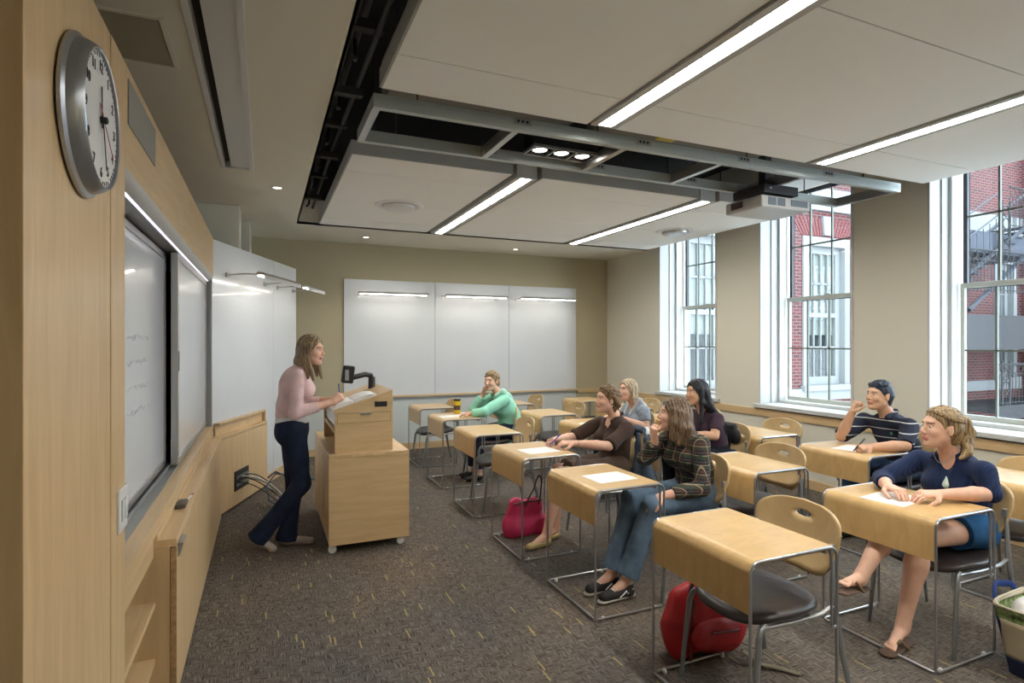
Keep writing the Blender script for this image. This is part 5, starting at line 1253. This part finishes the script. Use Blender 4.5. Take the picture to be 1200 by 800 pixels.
sdf_obj('top', S, .0065, P('grey_blue_cotton', (.24, .29, .35), .85, var=.3, vscale=40), root, noise=folds(.012, .8, 12))
S = SDF(); S.rc(n + V(.02, -.075, .03), n + V(.09, -.04, -.03), .026, .035, .03); S.rc(n + V(.02, .075, .03), n + V(.09, .04, -.03), .026, .035, .03); S.rc(n + V(.10, -.04, -.05), n + V(.10, .04, -.05), .04, .04, .03)
S.rc(n + V(.02, -.075, .03), n + V(-.09, -.045, -.12), .024, .016, .03); S.rc(n + V(.02, .075, .03), n + V(-.09, .045, -.12), .024, .016, .03)
sdf_obj('hood', S, .006, cloth('pale_grey_hood', (.50, .53, .56)), root, noise=folds(.008, .9, 13))
S = SDF(); leg_cloth(S, j, F_, .014, 1.9, .01); sdf_obj('trousers', S, .008, denim('mid_denim', (.03, .05, .09)), root)
S = SDF(); hair_cap(S, H, .011, face=(.108, 0, -.035), fr=(.064, .070, .094))
for q in (-1, 1):
    H.rc(S, (-.005, q * .078, .04), (-.02, q * .085, -.08), .016, .018, .02); H.rc(S, (-.02, q * .085, -.08), (-.035, q * .082, -.15), .018, .010, .02)
H.rc(S, (-.075, 0, .0), (-.095, 0, -.10), .06, .05, .03); H.rc(S, (-.095, 0, -.10), (-.10, 0, -.17), .05, .03, .03)
locks(S, H, 'part', seed=5); hair_obj(S, H, hairm('light_blonde_hair', (.26, .19, .11), (.62, .52, .38)), root, 5)

# --- 6. black hair
H = Head((3.585, 4.05, 1.135), (-.97, .12, .0))
J = sitter(3.80, 4.05, .56, -.08, kz=.53); J.update(neck=(3.665, 4.05, .985), shL=(3.69, 3.90, .915), shR=(3.69, 4.21, .915), chest=(3.73, 4.05, .85), wst=(3.79, 4.05, .71), elL=(3.60, 3.84, .775), wrL=(3.40, 3.95, .785), elR=(3.56, 4.26, .78), wrR=(3.38, 4.15, .785))
root, j, F_ = person('person with very long straight black hair in a dark plum short sleeved top', J, H, SK_B, (-1, -.1, 0), None, bust=.062, hands=dict(
    L=dict(d=(-.85, .45, 0), n=(0, 0, -1), th=1, curl=.4), R=dict(d=(-.85, -.4, 0), n=(0, 0, -1), th=-1, curl=.4)))
S = SDF(); torso_cloth(S, j, F_, .013, sleeve=.72, waist=0, bust=.07, cutneck='v', loose=.004, arm=1.0)
sdf_obj('top', S, .0065, cloth('plum_jersey', (.060, .035, .055)), root, noise=folds(.008, .8, 14))
S = SDF(); leg_cloth(S, j, F_, .014, 1.9, .01); sdf_obj('trousers', S, .008, denim('black_denim', (.014, .015, .022)), root)
S = SDF(); hair_cap(S, H, .014, face=(.108, 0, -.04), fr=(.062, .066, .098))
for q in (-1, 1):
    H.rc(S, (.005, q * .080, .04), (.0, q * .090, -.09), .020, .022, .02); H.rc(S, (.0, q * .09, -.09), (.03, q * .115, -.27), .022, .020, .03)
    H.rc(S, (-.05, q * .07, .02), (-.08, q * .085, -.12), .035, .035, .03); H.rc(S, (-.08, q * .085, -.12), (-.19, q * .10, -.26), .040, .038, .03); H.rc(S, (-.19, q * .10, -.26), (-.29, q * .075, -.42), .038, .014, .03)
H.rc(S, (-.075, 0, .0), (-.12, 0, -.12), .065, .055, .03); H.rc(S, (-.12, 0, -.12), (-.225, 0, -.27), .055, .050, .03); H.rc(S, (-.225, 0, -.27), (-.31, 0, -.43), .050, .018, .03)
locks(S, H, 'part', seed=6); hair_obj(S, H, hairm('black_hair', (.006, .006, .009), (.022, .022, .032)), root, 6)

# --- 7. man in striped polo
H = Head((4.60, 3.055, 1.155), (-.93, .20, .06), sc=.97)
J = sitter(4.90, 3.05, .57, -.2, w=.19, kz=.55, kx=-.46, ky=.13); J.update(neck=(4.685, 3.05, 1.00), shL=(4.68, 2.87, .93), shR=(4.70, 3.25, .93), chest=(4.76, 3.05, .86), wst=(4.86, 3.05, .72),
    elL=(4.50, 2.79, .80), wrL=(4.27, 2.90, .79), elR=(4.46, 3.29, .80), wrR=(4.435, 3.17, 1.02))
root, j, F_ = person('person with short black hair in a navy polo with thin white stripes, chin on fist', J, H, SK_B, (-1, -.15, 0), None, male=True, armk=1.08, hands=dict(
    L=dict(d=(-.9, .3, .0), n=(0, .5, -.9), th=1, curl=.95), R=dict(d=(.05, -.35, .9), n=(.75, -.5, .2), th=-1, curl=1.2)))
S = SDF(); torso_cloth(S, j, F_, .018, sleeve=.98, waist=.1, cutneck='round', loose=.014, arm=1.08); n = j['neck']
for q in (-1, 1): S.rc(n + V(.045, q * .04, .03), n + V(-.07, q * .05, -.015), .018, .015, .01)
S.rc(n + V(.05, -.04, .03), n + V(.05, .04, .03), .018, .018, .01)
sdf_obj('polo_shirt', S, .006, stripes(), root, noise=folds(.012, .8, 15))
MB().prism([(0, .012), (.009, .004), (.004, -.012), (-.006, -.010), (-.009, .004)], lambda a, b, c: (4.62 - .0 + c, 2.955 + a, .865 + b), -.030, -.024).build('chest_emblem', P('emblem_green', (.02, .22, .12), .6), root)
S = SDF(); leg_cloth(S, j, F_, .018, 1.9, .012); sdf_obj('jeans', S, .007, denim('mid_blue_denim', (.035, .065, .13)), root, noise=folds(.010, .8, 16))
for q in 'RL':
    S = SDF(); a, t_ = j['an' + q], j['toe' + q]; S.rc(V(a[0], a[1], .05), V(t_[0], t_[1], .04), .046, .038, .02); sdf_obj('shoe', S, .006, 'black', root)
S = SDF(); H.el(S, (-.016, 0, .034), (.101, .082, .097), .02); H.rc(S, (-.05, 0, -.0), (-.055, 0, -.045), .068, .055, .03); H.el(S, (.24, 0, -.048), (.22, .30, .16), .022, True)
H.el(S, (.01, 0, -.085), (.07, .10, .06), .01, True); H.rc(S, (.048, -.040, .095), (.052, .045, .092), .018, .018, .02)
locks(S, H, 'crop', seed=7, n=34, t=.006, rad=.009); hair_obj(S, H, hairm('blue_black_hair', (.006, .009, .018), (.02, .035, .07)), root, 7, .003, 30)

t = T('pen', 'dark pen in the hand of the man in the striped polo', 'pen', (4.19, 2.95, .79))
MB().tube([(4.14, 2.95, .762), (4.24, 2.93, .85)], .0045, 10).build('barrel', 'black', t, smooth=True)
MB().tube([(4.14, 2.95, .762), (4.133, 2.951, .756)], [.004, .001], 10).build('tip', 'alu', t, smooth=True)

# --- 8. navy sweater
H = Head((3.465, 1.955, 1.115), (-.80, .42, .02))
J = sitter(3.66, 1.95, .575, -.12, kz=.55, kx=-.5); J.update(neck=(3.545, 1.955, .965), shL=(3.545, 1.79, .90), shR=(3.56, 2.125, .90), chest=(3.60, 1.955, .84), wst=(3.66, 1.955, .70),
    elL=(3.52, 1.74, .795), wrL=(3.265, 1.845, .795), elR=(3.31, 2.18, .80), wrR=(3.17, 2.06, .795),
    hipL=(3.64, 1.87, .56), hipR=(3.64, 2.03, .57), knL=(3.20, 1.90, .555), knR=(3.18, 2.04, .61), anL=(3.09, 1.925, .115), anR=(2.86, 1.99, .385), toeL=(2.965, 1.905, .04), toeR=(2.71, 1.97, .375))
root, j, F_ = person('person with a ponytail in a navy ribbed sweater and denim skirt, legs crossed', J, H, SK_A, (-1, -.15, 0), None, bust=.062, calf=True, vox=.0045, hands=dict(
    L=dict(d=(-.9, .4, .02), n=(.1, .2, -1), th=1, curl=.42), R=dict(d=(-.35, -.9, .02), n=(0, .1, -1), th=-1, curl=.42)))
S = SDF(); torso_cloth(S, j, F_, .014, sleeve=dict(L=1.06, R=1.55), waist=0, bust=.078, cutneck='v', loose=.004, arm=1.0); n = j['neck']
for q in (-1, 1): S.rc(n + V(.04, q * .045, .025), n + V(-.065, q * .050, -.02), .016, .015, .012)
S.rc(n + V(-.07, -.012, -.01), n + V(-.125, -.03, -.20), .050, .014, .006, sub=True)
mk = cloth('navy_rib_knit', (.014, .028, .085)); bb = mk.node_tree; wv = bb.nodes.new('ShaderNodeTexWave'); wv.inputs['Scale'].default_value = 38; wv.bands_direction = 'Y'
tc_ = bb.nodes.new('ShaderNodeTexCoord'); bb.links.new(tc_.outputs['Object'], wv.inputs['Vector']); bu = bb.nodes.new('ShaderNodeBump'); bu.inputs['Strength'].default_value = .7; bu.inputs['Distance'].default_value = .004
bb.links.new(wv.outputs[1], bu.inputs['Height']); bb.links.new(bu.outputs[0], bb.nodes['Principled BSDF'].inputs['Normal'])
sdf_obj('sweater', S, .0055, mk, root, noise=folds(.009, .8, 17))
S = SDF(); S.rc(n + V(-.052, -.018, -.095), n + V(-.072, -.020, -.16), .006, .022, .02, flat=(V(1, 0, 0), 1.6)); sdf_obj('camisole', S, .0055, cloth('pale_mint_jersey', (.50, .62, .55)), root)
S = SDF(); S.rc(j['pel'], j['pel'] + V(0, 0, .05), .138, .13, .02, flat=(F_, 1.15)); S.rc(j['hipR'], j['hipL'], .108, .108, .03)
for q in 'RL': h, k = j['hip' + q], j['kn' + q]; S.rc(h, h + (k - h) * .40, .104, .094, .03, cut='b')
sdf_obj('skirt', S, .0055, denim('bright_denim', (.025, .11, .27)), root, noise=folds(.012, .8, 18))
for q in 'RL':
    a, t_ = j['an' + q], j['toe' + q]; kn = j['kn' + q]; sole_dn = nrm(a - kn) if q == 'L' else nrm(V(-.12, 0, -1)); d = nrm((t_ - a) - sole_dn * ((t_ - a) @ sole_dn))
    S = SDF(); hl = a + sole_dn * (.075 if q == 'L' else .07) - d * .03; dn = V(0, 0, -1) if q == 'L' else sole_dn
    if q == 'L': hl = V(a[0], a[1], .012) + V(.035, 0, 0); d = nrm(V(t_[0] - a[0], t_[1] - a[1], 0))
    S.rc(hl, hl + d * .215, .034, .042, .01, flat=(dn, 3.6))
    s_ = sdf_obj('flip_flop', S, .0045, P('brown_foam', (.10, .06, .04), .8), root)
    tp = hl + d * .175 - dn * .020; lat = nrm(np.cross(d, dn)); g = MB()
    for e in (-1, 1): g.tube([tuple(tp), tuple(tp - d * .045 + lat * e * .022 - dn * .028), tuple(hl + d * .085 + lat * e * .042 - dn * .0)], [.006, .008, .007], 8)
    g.build('strap', P('tan_strap', (.22, .14, .07), .7), s_, smooth=True)
S = SDF(); hair_cap(S, H, .008, face=(.108, 0, -.045), fr=(.062, .080, .096))
H.rc(S, (-.10, 0, .045), (-.135, 0, .045), .030, .030, .02); H.rc(S, (-.135, 0, .045), (-.155, -.01, -.02), .028, .030, .02); H.rc(S, (-.155, -.01, -.02), (-.135, -.03, -.10), .030, .026, .02); H.rc(S, (-.135, -.03, -.10), (-.09, -.06, -.165), .026, .010, .02)
H.rc(S, (-.14, .0, -.03), (-.115, -.06, -.13), .03, .02, .02); H.rc(S, (-.115, -.06, -.13), (-.06, -.08, -.16), .018, .010, .02)
H.el(S, (-.0, .085, -.01), (.022, .02, .034), .006, True); H.el(S, (-.0, -.085, -.01), (.022, .02, .034), .006, True)
locks(S, H, 'back', seed=8, n=34, back=(-1, 0, .15)); hair_obj(S, H, hairm('golden_brown_hair', (.13, .08, .035), (.40, .28, .14)), root, 8, .003, 50)
g = MB(); g.tube([tuple(H(-.0 - .01 * math.cos(a), .0865 * math.cos(a), .030 + .1005 * math.sin(a))) for a in [PI * k / 24 for k in range(25)]], .0045, 8); g.build('headband', P('brown_band', (.06, .04, .03), .5), root, smooth=True)
g = MB(); g.tube([tuple(n + V(-.055 - .02 * math.sin(a), .05 * math.cos(a), .03 - .075 * math.sin(a))) for a in [PI * k / 16 for k in range(17)]], .0018, 6); g.build('necklace', 'alu', root, smooth=True)
# ================================================================ BAGS AND CLOTHES LYING ABOUT
# pink tote under the brown shirted woman's desk
t = T('tote_bag', 'bright pink tote bag with dark leather handles on the floor under a desk', 'bag', (1.99, 4.30, 0))
S = SDF(); c = V(1.99, 4.30, 0)
S.rc(c + V(-.11, 0, .045), c + V(.13, 0, .045), .075, .075, .03, flat=(V(0, 1, 0), .85)); S.rc(c + V(-.10, 0, .10), c + V(.12, 0, .10), .095, .09, .04); S.rc(c + V(-.09, 0, .20), c + V(.10, 0, .20), .075, .075, .04, flat=(V(0, 1, 0), 1.2)); S.rc(c + V(-.10, 0, .27), c + V(.10, 0, .27), .045, .045, .04, flat=(V(0, 1, 0), 1.1), )
S.rc(c + V(-.16, 0, .33), c + V(.16, 0, .33), .045, .045, .01, sub=True)
S.rc(c + V(-.2, 0, -.02), c + V(.2, 0, -.02), .022, .022, .005, sub=True)
sdf_obj('bag_body', S, .006, P('pink_nylon', (.62, .028, .13), .45, var=.1, bump=.1), t, noise=folds(.028, .9, 30))
g = MB(); g.tube([tuple(c + V(-.12, -.055, .27)), tuple(c + V(-.02, -.065, .285)), tuple(c + V(.13, -.05, .28))], .008, 8); g.tube([tuple(c + V(-.12, .05, .27)), tuple(c + V(.13, .05, .28))], .008, 8)
g.tube(smooth([tuple(c + V(x, -.060, z)) for x, z in ((-.02, .24), (.0, .30), (.05, .38), (.08, .46), (.105, .49), (.125, .44), (.115, .34), (.10, .25))]), .007, 8)
g.build('handle', P('brown_leather', (.07, .025, .02), .5), t, smooth=True)
# red backpack under the nearest desk
t = T('backpack', 'red backpack with olive straps on the carpet under the nearest desk', 'bag', (2.02, 2.36, 0))
S = SDF(); c = V(2.06, 2.27, 0)
S.rc(c + V(-.12, .02, .13), c + V(.13, .0, .12), .125, .12, .04, flat=(V(0, 1, 0), 1.35)); S.rc(c + V(-.13, .02, .28), c + V(.03, .0, .28), .10, .10, .05, flat=(V(0, 1, 0), 1.3)); S.rc(c + V(-.05, -.09, .14), c + V(.12, -.09, .12), .07, .065, .03, flat=(V(0, 1, 0), 1.3))
S.rc(c + V(-.13, .02, .21), c + V(.07, 0, .20), .115, .115, .04, flat=(V(0, 1, 0), 1.3)); S.rc(c + V(-.3, 0, -.03), c + V(.3, 0, -.03), .035, .035, .005, sub=True)
bp = sdf_obj('pack_body', S, .006, P('red_pack_nylon', (.42, .012, .018), .5, var=.15, bump=.1), t, noise=folds(.032, 1.0, 31))
g = MB(); g.tube([tuple(c + V(-.16, -.085, .05)), tuple(c + V(-.165, -.095, .2)), tuple(c + V(-.14, -.085, .34))], .011, 8, flat=((0, 1, 0), .4)); g.tube([tuple(c + V(-.09, -.155, .20)), tuple(c + V(.05, -.165, .19)), tuple(c + V(.17, -.12, .17))], .006, 8); g.build('zip_strip', P('dark_red_trim', (.12, .008, .012), .6), t, smooth=True)
g = MB(); g.tube([tuple(c + V(.12, -.13, .06)), tuple(c + V(.17, -.20, .02)), tuple(c + V(.24, -.26, .012)), tuple(c + V(.29, -.33, .010))], [.018, .016, .014, .014], 8, flat=((0, 0, 1), .35)); g.tube([tuple(c + V(.14, -.11, .09)), tuple(c + V(.22, -.16, .05)), tuple(c + V(.27, -.24, .012))], .008, 8, flat=((0, 0, 1), .5)); g.build('strap', P('olive_webbing', (.17, .15, .10), .8), t, smooth=True)
S = SDF(); S.rc(c + V(-.10, -.115, .17), c + V(.08, -.13, .16), .075, .07, .02, flat=(V(0, 1, 0), 2.0)); sdf_obj('front_pocket', S, .006, 'red_trim' if 0 else P('pocket_red', (.36, .010, .016), .5, var=.15, bump=.1), bp, noise=folds(.02, 1.1, 37))
g = MB(); g.tube(smooth([tuple(c + V(-.14, -.05, .36)), tuple(c + V(-.10, -.04, .41)), tuple(c + V(-.04, -.03, .40)), tuple(c + V(-.02, -.03, .36))]), .008, 8); g.build('top_loop', 'black', bp, smooth=True)
# cream canvas tote at lower right
c = V(3.44, 1.50, 0)
t = T('canvas_tote', 'cream canvas tote with navy base and handles on the carpet at lower right', 'bag', tuple(c))
def frus(h0, h1, a, b_, wob=0, n=40, thick=0):
    g = MB(); vs = []; rows = 8
    for i in range(rows + 1):
        q = i / rows; z = h0 + (h1 - h0) * q
        for k in range(n):
            an = 2 * PI * k / n; cc, ss = math.cos(an), math.sin(an); e = 2 / 4.5
            rx = a[0] + (a[1] - a[0]) * q; ry = b_[0] + (b_[1] - b_[0]) * q
            w = wob * math.sin(3 * an + 5 * q) * q
            vs.append((c[0] + (abs(cc) ** e) * math.copysign(1, cc) * (rx + w), c[1] + (abs(ss) ** e) * math.copysign(1, ss) * (ry + w), z + wob * .8 * math.sin(2 * an) * q))
    g.add(vs, [(i * n + k, i * n + (k + 1) % n, (i + 1) * n + (k + 1) % n, (i + 1) * n + k) for i in range(rows) for k in range(n)]); return g
frus(.08, .27, (.155, .185), (.085, .11), .006).build('canvas_body', P('cream_canvas', (.50, .43, .30), .85, bump=.3, bscale=200, var=.08), t, smooth=True, solid=.006)
frus(.265, .325, (.186, .198), (.112, .122), .008).build('patterned_band', P('green_print_band', (.20, .27, .10), .8, var=.8, vscale=45), t, smooth=True, solid=.007)
frus(.32, .335, (.196, .200), (.120, .124), .008).build('cream_binding', P('cream_binding', (.52, .46, .34), .85), t, smooth=True, solid=.012)
frus(.0, .085, (.14, .158), (.075, .088), .0).build('navy_base', P('navy_canvas', (.012, .018, .06), .8), t, smooth=True, solid=.006)
MB().box(c[0] - .13, c[0] + .13, c[1] - .065, c[1] + .065, .002, .012).build('bottom_board', 'black', t)
wb_ = P('blue_webbing', (.01, .04, .20), .8)
for s_ in (-1, 1): MB().tube(smooth([tuple(c + V(x, s_ * y, z)) for x, y, z in ((-.09, .092, .09), (-.10, .114, .2), (-.10, .136, .31), (-.075, .150, .375), (-.02, .165, .37), (.04, .165, .36), (.085, .150, .35), (.10, .136, .30), (.095, .114, .2), (.085, .092, .09))]), .017, 8, flat=((0, 1, 0), .3)).build('handle', wb_, t, smooth=True)
S = SDF(); S.rc(c + V(-.12, 0, .27), c + V(.12, .01, .27), .07, .07, .03); S.rc(c + V(-.10, .03, .31), c + V(.02, .02, .33), .04, .04, .03); o = sdf_obj('bundled_cloth', S, .007, cloth('white_cloth', (.66, .64, .62)), None, noise=folds(.02, 1.1, 33)); tag(o, 'white cloth stuffed in the top of the cream canvas tote', 'cloth')
S = SDF(); S.rc(c + V(.05, -.03, .335), c + V(.13, -.02, .335), .022, .022, .02); o = sdf_obj('pouch', S, .006, P('magenta_pouch', (.70, .04, .30), .5)); tag(o, 'magenta pouch poking out of the cream canvas tote', 'pouch')
# black backpack hung on the black haired woman's chair
c = V(3.90, 4.06, 0); t = T('backpack', 'black backpack hung over the chair back behind the black haired woman', 'bag', tuple(c + V(0, 0, .42)))
S = SDF(); S.rc(c + V(.045, -.10, .54), c + V(.045, .10, .54), .07, .07, .03, flat=(V(1, 0, 0), 1.7)); S.rc(c + V(.045, -.10, .74), c + V(.045, .10, .74), .075, .075, .03, flat=(V(1, 0, 0), 1.7)); S.rc(c + V(.05, -.09, .82), c + V(.07, .09, .82), .03, .03, .03); sdf_obj('pack_body', S, .007, P('black_pack_cloth', (.014, .014, .017), .7, bump=.15), t, noise=folds(.014, .8, 34))
g = MB(); g.tube([tuple(c + V(-.0, y, z)) for y, z in ((-.08, .55), (-.09, .7), (-.06, .80), (.0, .84))], .014, 8, flat=((1, 0, 0), .4)); g.build('strap', 'black', t, smooth=True)
# denim jacket on the brown shirted woman's chair
S = SDF(); c = V(2.90, 4.02, 0)
S.path([c + V(-.03, -.20, .80), c + V(.02, -.08, .855), c + V(.02, .10, .855), c + V(-.03, .20, .80)], [.024, .03, .03, .024], .02)
S.rc(c + V(.035, -.14, .80), c + V(.055, -.15, .50), .04, .05, .03, flat=(V(1, 0, 0), 1.3)); S.rc(c + V(.04, .0, .80), c + V(.06, 0, .50), .045, .055, .05, flat=(V(1, 0, 0), 1.4)); S.rc(c + V(.035, .14, .80), c + V(.055, .15, .50), .04, .05, .04, flat=(V(1, 0, 0), 1.3))
S.rc(c + V(-.07, -.14, .83), c + V(-.10, -.15, .52), .03, .045, .03, flat=(V(1, 0, 0), 1.2)); S.rc(c + V(-.06, -.235, .80), c + V(-.05, -.25, .46), .036, .05, .04); S.rc(c + V(-.04, -.20, .80), c + V(-.075, -.20, .60), .02, .025, .02)
o = sdf_obj('denim_jacket', S, .006, denim('washed_denim', (.075, .10, .14)), None, noise=folds(.02, .8, 35)); tag(o, 'faded denim jacket draped over the chair of the woman in the brown shirt', 'jacket')
# crumpled white bag
S = SDF(); c = V(3.10, 4.16, .752); S.rc(c + V(-.06, 0, .028), c + V(.07, .02, .03), .034, .036, .02); S.rc(c + V(-.10, -.02, .012), c + V(.10, -.05, .012), .018, .014, .02); S.el(c + V(.0, 0, .05), (.06, .045, .03), None, .03); S.rc(c + V(-.2, 0, -.03), c + V(.2, 0, -.03), .03, .03, .003, sub=True)
o = sdf_obj('crumpled_bag', S, .0045, P('white_film', (.66, .68, .70), .4), None, noise=folds(.022, 1.6, 36)); tag(o, 'crumpled white plastic bag on the desk behind the plaid shirted woman', 'bag')
